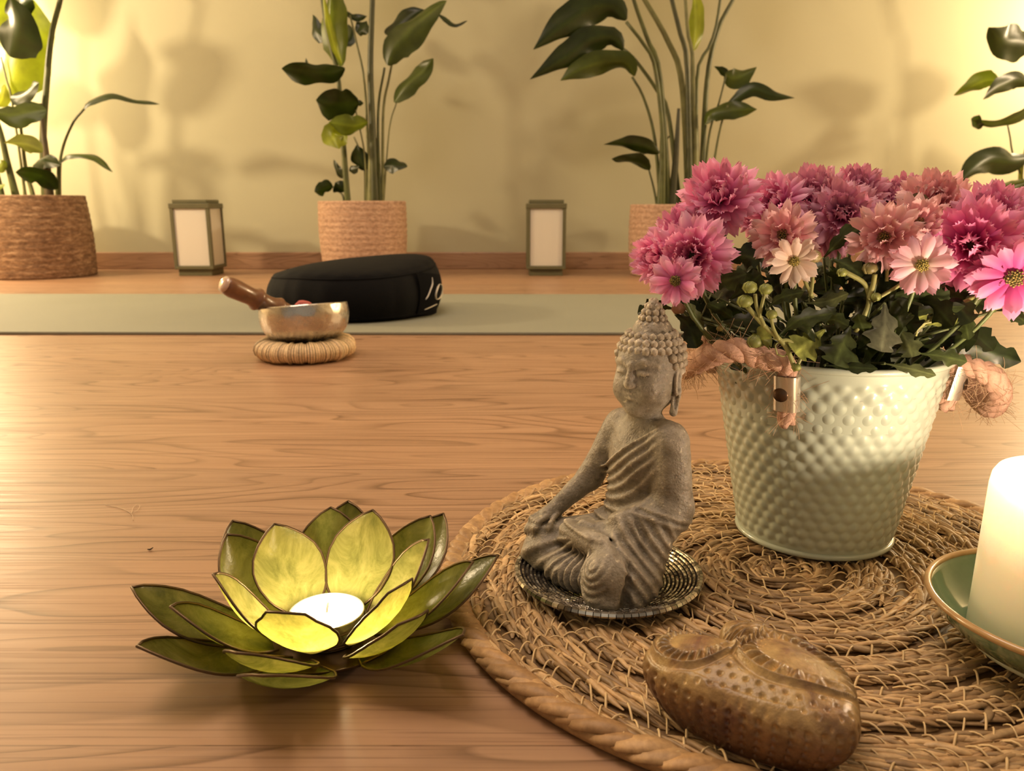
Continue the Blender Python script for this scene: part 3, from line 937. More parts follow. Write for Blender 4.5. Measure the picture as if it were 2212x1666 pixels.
    # fingers of the right hand hanging over the knee
    for i, (fx, ln) in enumerate(((-.026, .075), (-.009, .088), (.008, .086), (.024, .070))):
        a0 = (-.252 + fx, -.345, .195); a1 = (-.256 + fx * 1.05, -.392, .178); a2 = (-.258 + fx * 1.05, -.412, .178 - ln * .72)
        s.add(K(a0, a1, .0115, .0105), .006); s.add(K(a1, a2, .0105, .0075), .005)
    s.add(K((-.218, -.305, .20), (-.196, -.352, .178), .0125, .010), .008); s.add(K((-.196, -.352, .178), (-.192, -.372, .140), .010, .0075), .005)
    # fingers of the open left hand on the lap
    for i, fy in enumerate((-.022, -.008, .006, .020)):
        s.add(K((-.035, -.275 + fy, .207), (-.085 + abs(i - 1.5) * .008, -.272 + fy * 1.1, .206), .0095, .007), .006)
    s.add(K((.01, -.295, .215), (-.03, -.312, .222), .010, .008), .006)
    # toes
    for i in range(5):
        s.add(E((.165 + .004 * i, -.345 + .010 * i, .178 - .004 * abs(i - 1)), (.014, .0075, .009)), .004)
    D = s.D
    # robe folds
    body = sstep(.60, .57, Z)
    sr = Z * .80 - X * .62 * sstep(.18, .45, Z)
    front = sstep(.02, -.06, Y)
    robe = sstep(.384, .378, sr) * body * sstep(.17, .22, Z) * sstep(-.165, -.13, X)
    robe_arm = robe
    wav = .5 + .5 * np.sin(2 * PI * sr / .034 + 1.5 * np.sin(X * 9 + Z * 5))
    D -= robe * (.008 + .0085 * wav ** 1.6 * front * sstep(.17, .12, X))
    # hem band of the robe
    D -= .006 * np.exp(-((sr - .378) / .010) ** 2) * body * sstep(.2, .25, Z) * front * sstep(-.16, -.13, X)
    # folds radiating over the right leg from the lap
    ang = np.arctan2(Z - .19, -(X - .02))
    legm = sstep(.0, -.05, X) * sstep(-.12, -.2, Y) * sstep(.23, .19, Z) * sstep(.18, .16, Z)
    D -= legm * (.010 * (.5 + .5 * np.sin(ang * 22 + 4 * np.sqrt((X - .02) ** 2 + (Z - .19) ** 2) * 4)) ** 1.4 - .002)
    # curved folds round the left knee
    rk = np.sqrt((X - .165) ** 2 + ((Z - .155) * .9) ** 2 + .3 * (Y + .42) ** 2)
    km = sstep(.05, .08, X) * sstep(-.27, -.33, Y) * sstep(.18, .15, Z) * sstep(.25, .2, X)
    D -= km * .0065 * (.5 + .5 * np.sin(2 * PI * rk / .026 + 1.5 * np.sin(X * 20) + 1.2 * np.sin(Z * 30))) * sstep(.14, .09, rk)
    # vertical pleats between the knees
    pm = np.exp(-((X - .035) / .05) ** 2) * sstep(-.3, -.36, Y) * sstep(.16, .13, Z)
    D -= pm * .008 * np.sin(2 * PI * (X + .25 * (Z - .1) * 1.0) / .030)
    # hanging sleeve
    ss = Y * .80 + X * .35 + Z * .50 * (1 + .5 * np.sin(Z * 9))
    sm = sstep(.10, .14, X) * sstep(-.06, -.10, Y) * sstep(.015, .04, Z) * sstep(.30, .25, Z) * sstep(-.36, -.27, Y)
    D -= sm * .0085 * (.5 + .5 * np.sin(2 * PI * ss / .042 + 1.6 * np.sin(Z * 16 + X * 9))) ** 1.5
    # sleeve hem below the elbow
    sh = Z - .235 + .35 * (Y + .03)
    D -= .007 * np.exp(-(sh / .010) ** 2) * sstep(.12, .15, X) * sstep(.08, .05, Y)
    D -= .005 * np.exp(-((sh - .028) / .008) ** 2) * sstep(.12, .15, X) * sstep(.08, .05, Y)
    # worn stone unevenness and the flat base
    D += .0012 * np.sin(X * 61 + 2 * np.sin(Z * 37)) * np.sin(Z * 53 + Y * 47)
    s.D = np.maximum(D, -Z).astype(np.float32)
    V, Q = surface_nets(s.D, s.lo, s.h)
    ca, sa = math.cos(STA), math.sin(STA)
    def world(P):
        P = np.asarray(P, float)
        return np.c_[STX + STW * (P[:, 0] * ca + P[:, 1] * sa), STY + STW * (-P[:, 0] * sa + P[:, 1] * ca), STZ + STU * P[:, 2]]
    stone = mat('weathered_grey_stone', (.2, .17, .13), .55); t = NT(stone)
    v = t.coord(); n = t.noise(v, 45, 5, .6); n2 = t.noise(v, 260, 5, .7); n3 = t.noise(v, 700, 3)
    c = t.ramp(n, [(.3, (.145, .12, .085)), (.55, (.27, .235, .18)), (.75, (.40, .36, .30))])
    c = t.mix(c, t.ramp(n2, [(.35, (.62, .6, .56)), (.5, (1, 1, 1)), (.60, (1.0, 1.0, 1.0)), (.68, (2.2, 2.2, 2.1))]), .85, 'MULTIPLY')
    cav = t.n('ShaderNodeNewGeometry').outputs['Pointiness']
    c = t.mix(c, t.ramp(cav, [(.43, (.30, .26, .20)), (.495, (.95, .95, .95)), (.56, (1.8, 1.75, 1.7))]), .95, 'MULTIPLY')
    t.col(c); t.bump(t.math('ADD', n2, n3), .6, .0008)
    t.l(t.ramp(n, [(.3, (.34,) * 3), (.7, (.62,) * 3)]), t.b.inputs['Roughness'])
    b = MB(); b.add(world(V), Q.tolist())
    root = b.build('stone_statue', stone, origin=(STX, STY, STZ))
    bpy.context.view_layer.update()
    # tight curls of hair, set in rows
    q = MB(); q2 = MB()
    hc = np.array([0, -.005, .795]); hr = np.array([.128, .138, .118])
    def headw(P):
        P = np.asarray(P, float); x, y = P[:, 0], P[:, 1] + .02
        return world(np.c_[x * math.cos(HTURN) - y * math.sin(HTURN), x * math.sin(HTURN) + y * math.cos(HTURN) - .02, P[:, 2]])
    for row in range(12):
        el = math.radians(72 - row * 13.0)
        ce = math.cos(el); n = max(6, int(round(2 * PI * ce * .132 / .0300)))
        for i in range(n):
            az = 2 * PI * (i + .5 * (row % 2)) / n
            d = np.array([math.cos(az) * ce, math.sin(az) * ce, math.sin(el)])
            p = hc + d * hr
            back = d[1]
            # keep the face clear: hairline drops from the forehead to behind the ears
            limit = .835 if back < -.55 else (.835 - (back + .55) * .26 if back < .1 else .66)
            if abs(d[0]) > .55 and -.75 < back < .05 and p[2] < .80: limit = max(limit, .765)
            if p[2] < limit or p[2] > .885: continue
            rs = .0185 * (1 + .1 * math.sin(i * 7 + row * 3))
            V_, f_ = ICO1
            q.add(headw(p + V_ * rs * [1, 1, .95]), f_)
    for row, (zz, rad, n) in enumerate(((.915, .056, 13), (.937, .046, 11), (.957, .036, 8), (.977, .024, 6), (.994, .008, 2))):
        for i in range(n):
            az = 2 * PI * (i + .5 * (row % 2)) / n
            V_, f_ = ICO1
            q.add(headw(np.array([rad * math.cos(az), rad * math.sin(az), zz]) + V_ * .0145), f_)
    q.build('hair_curls', stone, root)
    tag(root, 'grey stone statue of a seated meditating figure with curled hair', 'statue')
make_statue()

# ------------------------------------------------------------------ mint bucket with rope handles
BKX, BKY = .2165, .5370
R0, R1, BH = .0515, .0755, .1315
BZ = MZ + .0012
def bucket_r(z): return R0 + (R1 - R0) * (z / BH)
def make_bucket():
    root = empty('flower_bucket', (BKX, BKY, BZ))
    m = mat('pale_mint_enamel', (.40, .44, .315), .22, Coat_Weight=.5, Coat_Roughness=.12); t = NT(m)
    t.col(t.mix((.42, .485, .395), (.50, .55, .45), t.noise(t.coord(), 12, 3)))
    N, Rz = 400, 150
    V = []
    ncol, nrow = 38, 19
    a = np.linspace(0, 2 * PI, N, endpoint=False)
    for i in range(Rz):
        z = BH * i / (Rz - 1)
        row = z / (BH) * nrow
        r = bucket_r(z)
        fade = min(1, max(0, (z - .005) / .003)) * min(1, max(0, (BH - .007 - z) / .003))
        # staggered round bosses
        d = np.full(N, 9.0)
        for k in (math.floor(row - .5), math.floor(row - .5) + 1, math.floor(row - .5) + 2):
            cy = k + .5
            ph = (a * ncol / (2 * PI) + .5 * (k % 2)) % 1 - .5
            dd = np.sqrt((ph * 2 * PI * r / ncol) ** 2 + ((row - cy) * BH / nrow) ** 2)
            d = np.minimum(d, dd)
        bump = .5 + .5 * np.cos(PI * np.minimum(1, d / .0058))
        rr = r + fade * (.0015 * bump - .0005)
        V.append(np.c_[BKX + rr * np.cos(a), BKY + rr * np.sin(a), np.full(N, BZ + z)])
    V = np.concatenate(V)
    b = MB(); f = grid_faces(Rz, N, wrap_m=True)
    b.add(V, f)
    lathe(b, [(R0 - .001, .002), (0, .002)], (BKX, BKY, BZ), N // 4)
    inner = [(R1 - .0012, BH), (R1 - .004, BH - .02), (R1 - .007, BH - .04)]
    lathe(b, inner, (BKX, BKY, BZ), 120); b.f.pop()
    b.f.pop(-1) if len(b.f[-1]) > 4 else None
    b.build('bucket_body', m, root)
    def ring(name, r, z, w):
        q = MB(); P = [[BKX + r * math.cos(x), BKY + r * math.sin(x), BZ + z] for x in np.linspace(0, 2 * PI, 129)]
        tube(q, P, w, 10, caps=False); return q.build(name, m, root)
    ring('rolled_rim', R1 + .0002, BH, .0022)
    ring('base_rim', R0 + .0004, .0022, .0021)
    s = MB(); lathe(s, [(0, BH - .014), (.03, BH - .013), (R1 - .0035, BH - .018)], (BKX, BKY, BZ), 60)
    s.f.pop()
    s.build('soil', M['soil'], root)
    # rope handles: three twisted strands, loose fibres
    mr = mat('pinkish_jute_rope', (.55, .30, .20), .85); t = NT(mr)
    n = t.noise(t.coord((1, 1, 1)), 320, 4, .7); t.col(t.mix((.46, .255, .18), (.76, .49, .36), n)); t.bump(n, .8, .001)  # pinkish tan fibre colour, mottled by noise
    mf = mat('jute_fibre', (.55, .36, .22), .8)
    mtab = mat('steel_strap', (.72, .68, .60), .25, .85)
    mriv = mat('rivet_hole', (.10, .06, .035), .35, .8)
    rr = np.random.default_rng(9)
    def on(az, z, off=0.0):
        r = bucket_r(z) + off
        return np.array([BKX + r * math.cos(math.radians(az)), BKY + r * math.sin(math.radians(az)), BZ + z])
    def rope(path, R=.0058, turns_per_m=38, name='rope_handle'):
        P = smooth_path(path, 110); T, Nn, B = frames(P)
        L = np.r_[0, np.cumsum(np.linalg.norm(np.diff(P, axis=0), axis=1))]
        prf = np.interp(np.linspace(0, 1, 110), [0, .13, .2, .84, .9, 1], [.9, .86, 1.16, 1.16, .86, .9])
        mb = MB()
        for k in range(3):
            ph = 2 * PI * (L * turns_per_m + k / 3)
            Q = P + R * .52 * prf[:, None] * (np.cos(ph)[:, None] * Nn + np.sin(ph)[:, None] * B)
            jit = 1 + .08 * np.sin(L * 900 + k * 2)
            tube(mb, Q, R * .62 * jit * prf, 12)
        o = mb.build(name, mr, root)
        fb = MB()
        for _ in range(700):
            i = rr.integers(2, len(P) - 3); a_ = rr.uniform(0, 2 * PI)
            d = math.cos(a_) * Nn[i] + math.sin(a_) * B[i]
            p0 = P[i] + d * R * 1.0 * prf[i]
            tng = norm(T[i] * rr.choice([-1, 1]) + .5 * d + rr.normal(0, .45, 3))
            ln = rr.uniform(.004, .014) * (1.7 if rr.random() < .1 else 1)
            p1 = p0 + tng * ln * .5 + d * .001; p2 = p0 + tng * ln + d * rr.uniform(-.001, .005) + np.array([0, 0, -.001])
            tube(fb, smooth_path([p0, p1, p2], 5), .00013, 3, caps=False)
        fb.build('loose_fibres', mf, o)
        return o
    def tab(az, par):
        mb = MB(); n = 9; k = 13; w = .0076; V = []
        for i in range(n):
            z = BH - .004 - .0225 * i / (n - 1)
            for j in range(k):
                q = -1 + 2 * j / (k - 1)
                off = .0018 + .0098 * math.sqrt(max(0, 1 - q ** 4 * .95))
                da = math.degrees(q * w / bucket_r(z))
                V.append(on(az + da, z, off))
        mb.add(V, grid_faces(n, k))
        o = mb.build('strap_tab', mtab, par)
        q = MB(); c = on(az - 1.0, BH - .0155, .0116); nv = norm(np.array([math.cos(math.radians(az)), math.sin(math.radians(az)), 0]))
        tv = np.array([-nv[1], nv[0], 0]); up = np.array([0, 0, 1.0])
        aa = np.linspace(0, 2 * PI, 25)
        V = [c + nv * .0009] + [c + nv * .0009 + .0042 * (math.cos(x) * tv + math.sin(x) * up) for x in aa] + [c - nv * .001 + .0048 * (math.cos(x) * tv + math.sin(x) * up) for x in aa]
        f = [[0, i, i + 1] for i in range(1, 25)] + [[i, i + 25, i + 26, i + 1] for i in range(1, 25)]
        q.add(V, f); q.build('rivet', mriv, o)
        return o
    off = .0045
    lf = [on(232, BH - .036, off + .001), on(232, BH - .022, off), on(232, BH - .004, off), on(231, BH + .004, off + .001), at(1640, 772, .478), at(1592, 756, .476), at(1535, 768, .486), at(1494, 790, .520), at(1486, 796, .553), at(1525, 773, .580), on(158, BH + .004, off + .002), on(158, BH - .006, off), on(158, BH - .02, off)]
    o = rope(lf); tag(o, 'rope handle arching behind the statue'); tab(232, o)
    rt = [on(338, BH - .034, off + .001), on(338, BH - .020, off), on(338, BH - .003, off), at(2050, 783, .512), at(2095, 788, .503), at(2140, 812, .497), at(2160, 850, .503), at(2140, 880, .520), at(2105, 850, .545), at(2080, 800, .568), on(52, BH + .004, off + .002), on(52, BH - .006, off), on(52, BH - .02, off)]
    o = rope(rt); tag(o, 'rope handle drooping towards the white candle'); tab(338, o)
    tag(root, 'pale mint dimpled metal bucket with rope handles, holding the pink flowers', 'bucket')
make_bucket()

# ------------------------------------------------------------------ chrysanthemum plant
M['petal'] = m_vc('chrysanthemum_petal', .55, trans=.30, tcol=(1.1, .75, .8), spec=.25)
M['mum_leaf'] = m_vc('chrysanthemum_leaf', .33, trans=.06, tcol=(1.3, 1.6, .4), nscale=120, namp=.5, bump=.25, spec=.25)
M['mum_stem'] = m_vc('chrysanthemum_stem', .5, trans=0)
M['disc'] = m_vc('flower_disc', .8, nscale=900, namp=.5, bump=.6)
mum = empty('potted_chrysanthemum', (BKX, BKY, BZ + BH - .02))
PK = dict(
    rose=((.62, .11, .34), (.82, .24, .52), (.93, .54, .74)),
    dusk=((.48, .10, .27), (.65, .23, .43), (.83, .48, .62)),
    hot=((.60, .05, .29), (.82, .14, .47), (.93, .42, .64)),
    pale=((.80, .42, .46), (.82, .42, .47), (.88, .62, .62)),
    cream=((.86, .74, .50), (.88, .74, .62), (.90, .80, .72)),
    blush=((.90, .78, .62), (.90, .62, .68), (.88, .50, .64)),
)
def flower(u, v, Y, rpx, kind, style, face=(0, 0), seed=0, disc=(.42, .35, .07)):
    r = np.random.default_rng(seed)
    c = at(u, v, Y); R = px_size(rpx, Y)
    view = norm(np.array([0, 0, CH]) - c)
    right = norm(np.cross([0, 0, 1.0], -view)) * -1
    right = norm(np.cross(-view, [0, 0, 1.0])); up = norm(np.cross(right, -view))
    n = norm(view + right * math.tan(math.radians(face[0])) + up * math.tan(math.radians(face[1])))
    e1 = norm(right - n * np.dot(n, right)); e2 = np.cross(n, e1)
    root_c = c - n * R * .18
    L = dict(pom=[(17, 2, 1.0), (16, 16, .98), (15, 29, .92), (13, 43, .82), (11, 57, .68), (8, 70, .52)],
             semi=[(16, 4, 1.0), (15, 17, .95), (13, 32, .82), (9, 50, .58)],
             daisy=[(12, 6, 1.0), (11, 19, .92)])[style]
    mb = MB(); c0, c1, c2 = (np.array(x) for x in PK[kind])
    nl, nw = 7, 5
    for li, (cnt, el, ln) in enumerate(L):
        for i in range(cnt):
            az = 2 * PI * (i + .5 * (li % 2) + r.uniform(-.22, .22)) / cnt
            e = math.radians(el + r.normal(0, 6)); l = R * ln * r.uniform(.86, 1.06)
            w = R * (.155 if style != 'daisy' else .19) * r.uniform(.85, 1.1) * (1 if li < 3 else .85)
            d = math.cos(az) * e1 + math.sin(az) * e2; sd = -math.sin(az) * e1 + math.cos(az) * e2
            tw = r.normal(0, .22); sd = sd * math.cos(tw) + n * math.sin(tw)
            curl = r.uniform(-.28, .12) if el < 25 else r.uniform(.0, .35)
            tint = r.uniform(.85, 1.12); V = []; cols = []
            for a in range(nl):
                t_ = a / (nl - 1)
                ang = e + curl * (t_ ** 2) * 1.2
                wid = w * np.interp(t_, [0, .25, .6, .85, 1], [.35, .7, 1, .92, .45])
                p = root_c + d * (math.cos(ang) * l * t_ + R * .05) + n * (math.sin(ang) * l * t_ + R * .10 * li / len(L))
                upv = norm(np.cross(sd, d * math.cos(ang) + n * math.sin(ang)))
                for b_ in range(nw):
                    s = -1 + 2 * b_ / (nw - 1)
                    notch = -.05 * l * (t_ > .95) * (1 if b_ % 2 == 0 else -.6)
                    V.append(p + sd * s * wid + upv * (-abs(s) ** 2 * wid * .42 * -1) + d * notch * (1 if abs(s) < .9 else 1))
                    q = c0 * (1 - t_ / .45) + c1 * (t_ / .45) if t_ < .45 else c1 * (1 - (t_ - .45) / .55) + c2 * ((t_ - .45) / .55)
                    cols.append(np.clip(q * tint * (1 - .10 * (b_ % 2)), 0, 1))
            mb.add(V, grid_faces(nl, nw), np.array(cols))
    o = mb.build('flower', M['petal'], mum)
    dm = MB()
    dr = R * dict(pom=.10, semi=.17, daisy=.21)[style]
    cc = root_c + n * R * dict(pom=.34, semi=.2, daisy=.12)[style]
    V_, f_ = ICO1
    for i in range({'pom': 10, 'semi': 26, 'daisy': 40}[style]):
        ph = i * 2.39996; q = math.sqrt((i + .5) / {'pom': 10, 'semi': 26, 'daisy': 40}[style])
        p = cc + dr * q * (math.cos(ph) * e1 + math.sin(ph) * e2) + n * dr * (.5 - .45 * q * q) * r.uniform(.7, 1.4)
        dm.add(p + V_ * dr * .16, f_, np.array(disc) * r.uniform(.6, 1.2))
    dm.build('flower_centre', M['disc'], o)
    # green cup behind
    k = MB(); blob(k, root_c - n * R * .05, R * .22, (.06, .09, .02)); k.build('calyx', M['mum_stem'], o)
    return root_c
FL = [
    (1552, 425, .515, 88, 'rose', 'pom', (-12, 28)), (1495, 553, .485, 88, 'rose', 'pom', (-8, 2)), (1415, 555, .50, 62, 'rose', 'pom', (-48, 5)),
    (1478, 500, .515, 72, 'rose', 'pom', (-15, 40)), (1458, 607, .472, 56, 'rose', 'daisy', (-14, -4)),
    (1690, 508, .488, 72, 'pale', 'semi', (-12, 10)), (1716, 565, .468, 52, 'cream', 'daisy', (5, -12)), (1672, 440, .525, 72, 'rose', 'pom', (-30, 25)),
    (1755, 425, .535, 78, 'dusk', 'pom', (-5, 40)), (1822, 462, .510, 76, 'dusk', 'pom', (4, 16)), (1800, 505, .520, 58, 'dusk', 'semi', (-5, -10)),
    (1852, 412, .55, 66, 'dusk', 'pom', (10, 35)), (1912, 432, .57, 48, 'dusk', 'pom', (5, 30)),
    (2022, 432, .54, 76, 'pale', 'pom', (5, 35)), (1955, 415, .565, 48, 'dusk', 'pom', (-10, 45)),
    (1910, 512, .472, 76, 'pale', 'semi', (-8, -2)), (1985, 482, .492, 70, 'pale', 'semi', (10, 22)), (1992, 573, .452, 64, 'blush', 'daisy', (2, -4)),
    (2098, 528, .482, 104, 'hot', 'pom', (-4, 4)), (2150, 462, .505, 82, 'rose', 'pom', (8, 30)), (2192, 602, .455, 86, 'hot', 'daisy', (2, -8)), (2140, 590, .468, 56, 'hot', 'semi', (-18, -8)),
    (2195, 515, .50, 74, 'hot', 'pom', (22, 8)), (1625, 470, .55, 40, 'dusk', 'semi', (-30, 10)),
]
crown = np.array([BKX, BKY, BZ + BH - .018])
stems = MB()
for i, (u, v, Y, rp, kd, stl, fc) in enumerate(FL):
    dsc = (.10, .07, .03) if stl == 'pom' else ((.50, .40, .10) if kd in ('cream', 'blush') else (.32, .24, .07))
    p = flower(u, v, Y, rp, kd, stl, fc, 100 + i, dsc)
    base = crown + np.array([(p[0] - BKX) * .45, (p[1] - BKY) * .45, 0])
    midp = (p + base) / 2 + np.array([(p[0] - BKX) * .12, (p[1] - BKY) * .12, .006])
    tube(stems, smooth_path([base, midp, p], 12), .0013, 6, (.09, .12, .035))

def lobed_leaf(mb, P, w, col, seed, roll=.2, fold=.15, sink=0):
    r = np.random.default_rng(seed)
    n, m = 26, 9
    P = smooth_path(P, n); T = norm(np.gradient(P, axis=0))
    view = norm(P - np.array([0, 0, CH])); side = norm(np.cross(T, view)); nr = norm(np.cross(side, T))
    t = np.linspace(0, 1, n)
    base = np.interp(t, [0, .12, .3, .5, .7, .88, 1], [.07, .16, .62, 1, .95, .6, .04])
    lob = 1 - .42 * np.abs(np.sin(PI * (t * 3.4 + .05))) ** 3 * (t > .15) * (t < .93) + .06 * np.sin(t * 55)
    V, cols = [], []
    ph = r.uniform(0, 6.28)
    for i in range(n):
        ro = roll + .3 * math.sin(2 * t[i] + ph)
        sd = side[i] * math.cos(ro) + nr[i] * math.sin(ro); up = nr[i] * math.cos(ro) - side[i] * math.sin(ro)
        for j in range(m):
            s = -1 + 2 * j / (m - 1)
            ww = base[i] * lob[i] * w / 2
            fwd = T[i] * abs(s) * w * .16
            V.append(P[i] + sd * s * ww + fwd * base[i] + up * (fold * abs(s) + .08 * math.sin(5 * t[i] * 3.4 + ph) * s * s) * ww)
            k = 1.0 + (.9 if abs(s) < .05 else 0) + .16 * math.sin(j * 3 + i * 1.3)
            cols.append(np.array(col) * k)
    mb.add(np.array(V), grid_faces(n, m), np.array(cols))
zl = ZF(1340, 340, 2.537)
D1, D2, G1, PG = (.026, .036, .011), (.045, .060, .018), (.085, .10, .04), (.25, .28, .07)
LV = [
    ([(1260, 930), (1225, 1010), (1175, 1135)], 215, D2, .462), ([(1450, 800), (1450, 920), (1430, 1065)], 215, (.09, .095, .06), .458),
    ([(1520, 930), (1570, 1010), (1600, 1095)], 140, G1, .462), ([(1690, 990), (1850, 1020), (2030, 1070), (2195, 1120)], 170, (.022, .032, .009), .503),
    ([(870, 980), (980, 890), (1165, 855)], 120, D2, .465), ([(1090, 900), (1170, 890), (1250, 925)], 90, D2, .47),
    ([(300, 860), (370, 920), (420, 1045)], 150, D1, .50), ([(290, 830), (210, 820), (95, 855)], 110, D1, .505),
    ([(1010, 800), (1130, 790), (1250, 745)], 80, G1, .475), ([(800, 830), (880, 770), (1005, 738)], 80, D2, .475),
    ([(1115, 550), (1220, 440), (1365, 365)], 110, D2, .49), ([(1160, 560), (1240, 590), (1330, 650)], 130, D2, .485),
    ([(1480, 760), (1640, 740), (1800, 800)], 170, D1, .478), ([(1530, 875), (1700, 830), (1890, 815)], 90, D2, .47),
    ([(560, 900), (680, 890), (790, 930)], 130, D1, .49), ([(600, 780), (680, 720), (770, 640)], 150, D1, .50),
    ([(550, 580), (650, 540), (770, 560)], 150, D1, .505), ([(430, 720), (560, 680), (690, 640)], 130, D2, .495),
    ([(1500, 260), (1590, 235), (1690, 228)], 70, (.14, .09, .05), .53), ([(1120, 945), (1040, 1010), (960, 1075)], 190, PG, .468),
    ([(1120, 1140), (1260, 1150), (1410, 1160)], 70, D1, .468), ([(1450, 1130), (1590, 1160), (1730, 1195)], 75, G1, .464),
    ([(1640, 1075), (1760, 1090), (1900, 1120)], 100, D2, .475), ([(700, 1040), (760, 1000), (830, 990)], 140, PG, .475),
    ([(1230, 720), (1200, 660), (1190, 610)], 130, D1, .49), ([(1500, 850), (1480, 760), (1520, 700)], 120, D1, .49),
    ([(640, 900), (560, 840), (480, 800)], 90, D1, .50), ([(470, 960), (430, 900), (380, 800)], 60, G1, .495),
    ([(1800, 940), (1880, 900), (1910, 1000)], 90, D2, .48), ([(1680, 920), (1760, 900), (1850, 880)], 80, PG, .475),
    ([(1560, 960), (1600, 900), (1680, 860)], 80, PG, .48), ([(1400, 1010), (1340, 960), (1300, 860)], 100, D2, .475),
    ([(930, 690), (960, 740), (1000, 790)], 120, D1, .49), ([(850, 480), (900, 560), (960, 640)], 120, D1, .51),
    ([(1120, 800), (1150, 850), (1170, 900)], 110, D2, .482), ([(2060, 840), (2130, 840), (2230, 910)], 90, D1, .48),
    ([(1780, 700), (1840, 740), (1920, 720)], 110, D1, .49), ([(960, 860), (1010, 930), (1080, 960)], 110, D1, .485),
]
lv = MB()
for i, (pts, w, col, Y) in enumerate(LV):
    P = [at(*zl(a, c), Y - .012 * k / (len(pts) - 1)) for k, (a, c) in enumerate(pts)]
    lobed_leaf(lv, P, w * zl.k / F * (Y * .975 + .03), col, i + 40)
    tube(stems, smooth_path([crown + np.array([(P[0][0] - BKX) * .6, (P[0][1] - BKY) * .6, 0]), (P[0] + crown) / 2 + np.array([0, -.004, .004]), P[0]], 8), .0009, 5, (.08, .10, .03))
rr = np.random.default_rng(77)
for i in range(150):
    a = rr.uniform(0, 2 * PI); q = math.sqrt(rr.uniform(.02, 1)); z = rr.uniform(.128, .196)
    rad = .030 + .046 * math.sin(min(1, (z - .12) / .06) * PI / 2)
    p = np.array([BKX - .004 + 1.12 * rad * q * math.cos(a), BKY + rad * q * math.sin(a) * .9, z])
    d = norm(np.array([math.cos(a), math.sin(a) * .8, rr.uniform(-.35, .5)]))
    ln = rr.uniform(.018, .032)
    lobed_leaf(lv, [p, p + d * ln * .5 + np.array([0, 0, .003]), p + d * ln + np.array([0, 0, -.003])], rr.uniform(.016, .026), np.array(D1) * rr.uniform(.45, 1.05), 900 + i, roll=rr.uniform(-.8, .8))
lv.build('foliage', M['mum_leaf'], mum)
PS = (.30, .30, .10)
for pts, w, Y, col in [
    ([(960, 1170), (900, 1030), (785, 920), (690, 812)], 26, .462, PS), ([(870, 1000), (840, 940), (825, 880)], 18, .460, PS), ([(790, 925), (750, 830), (738, 750)], 20, .461, PS),
    ([(762, 880), (775, 810), (792, 745)], 18, .460, PS), ([(960, 1040), (900, 1010), (840, 990)], 16, .462, PS), ([(1000, 1090), (930, 1010), (880, 1005)], 22, .462, PS),
    ([(1290, 960), (1340, 860), (1362, 780), (1335, 690), (1225, 625)], 26, .470, PS), ([(1362, 780), (1385, 700), (1395, 640)], 26, .468, PS),
    ([(1055, 770), (1020, 700), (1000, 640)], 20, .478, PS), ([(1045, 760), (1055, 660), (1055, 560)], 18, .472, PS), ([(1460, 680), (1460, 600), (1445, 550)], 18, .475, PS),
    ([(1560, 990), (1700, 890), (1940, 765)], 22, .476, PS), ([(1600, 930), (1680, 860), (1850, 800)], 18, .478, PS), ([(960, 1165), (990, 1100), (1020, 1060), (980, 1020)], 20, .463, PS),
    ([(860, 1080), (850, 1030), (890, 1010), (930, 1040), (900, 1090), (860, 1080)], 9, .463, PS), ([(500, 900), (520, 800), (560, 740)], 8, .495, (.13, .15, .05)), ([(440, 880), (480, 790), (500, 730)], 8, .495, (.13, .15, .05)),
    ([(640, 400), (640, 350), (660, 300)], 14, .51, (.10, .12, .04)), ([(560, 960), (600, 900), (640, 880)], 9, .495, (.10, .12, .04)),
    ([(1380, 790), (1500, 720), (1560, 680)], 20, .472, PS), ([(1620, 980), (1640, 920), (1720, 900)], 12, .472, PS)]:
    P = [at(*zl(a, c), Y) for a, c in pts]
    tube(stems, smooth_path(P, 16), w / 2 * zl.k / F * (Y * .975 + .03), 7, col)
stems.build('stems', M['mum_stem'], mum)
for u, v, rp, Y, col in [(710, 714, 34, .458, PG), (796, 724, 31, .458, PG), (682, 790, 36, .459, PG), (829, 862, 26, .458, PG), (738, 1010, 38, .47, (.2, .22, .06)), (545, 940, 16, .49, (.3, .25, .06)),
                         (1058, 545, 36, .470, (.30, .24, .10)), (1402, 766, 24, .466, PG), (965, 1152, 22, .460, PG), (1368, 610, 34, .470, (.20, .17, .06)), (318, 830, 32, .50, (.42, .25, .16)), (1215, 632, 24, .468, PG)]:
    u_, v_ = zl(u, v); c = at(u_, v_, Y); R = rp * zl.k / F * (Y * .975 + .03)
    b = MB(); blob(b, c, (R, R, R * .9), np.array(col))
    for i in range(9):
        a = 2 * PI * i / 9
        d = np.array([math.cos(a), math.sin(a) * .6, .0])
        tube(b, [c + d * R * .55 + [0, 0, -R * .75], c + d * R * 1.0 + [0, 0, -R * .1], c + d * R * .85 + [0, 0, R * .5], c + d * R * .3 + [0, 0, R * .92]], [R * .2, R * .26, R * .2, R * .08], 5, np.array(col) * (.8 + .4 * (i % 2)))
    b.build('bud', M['mum_stem'], mum)
tag(mum, 'pink chrysanthemum plant in full bloom, growing in the mint bucket', 'flowers')

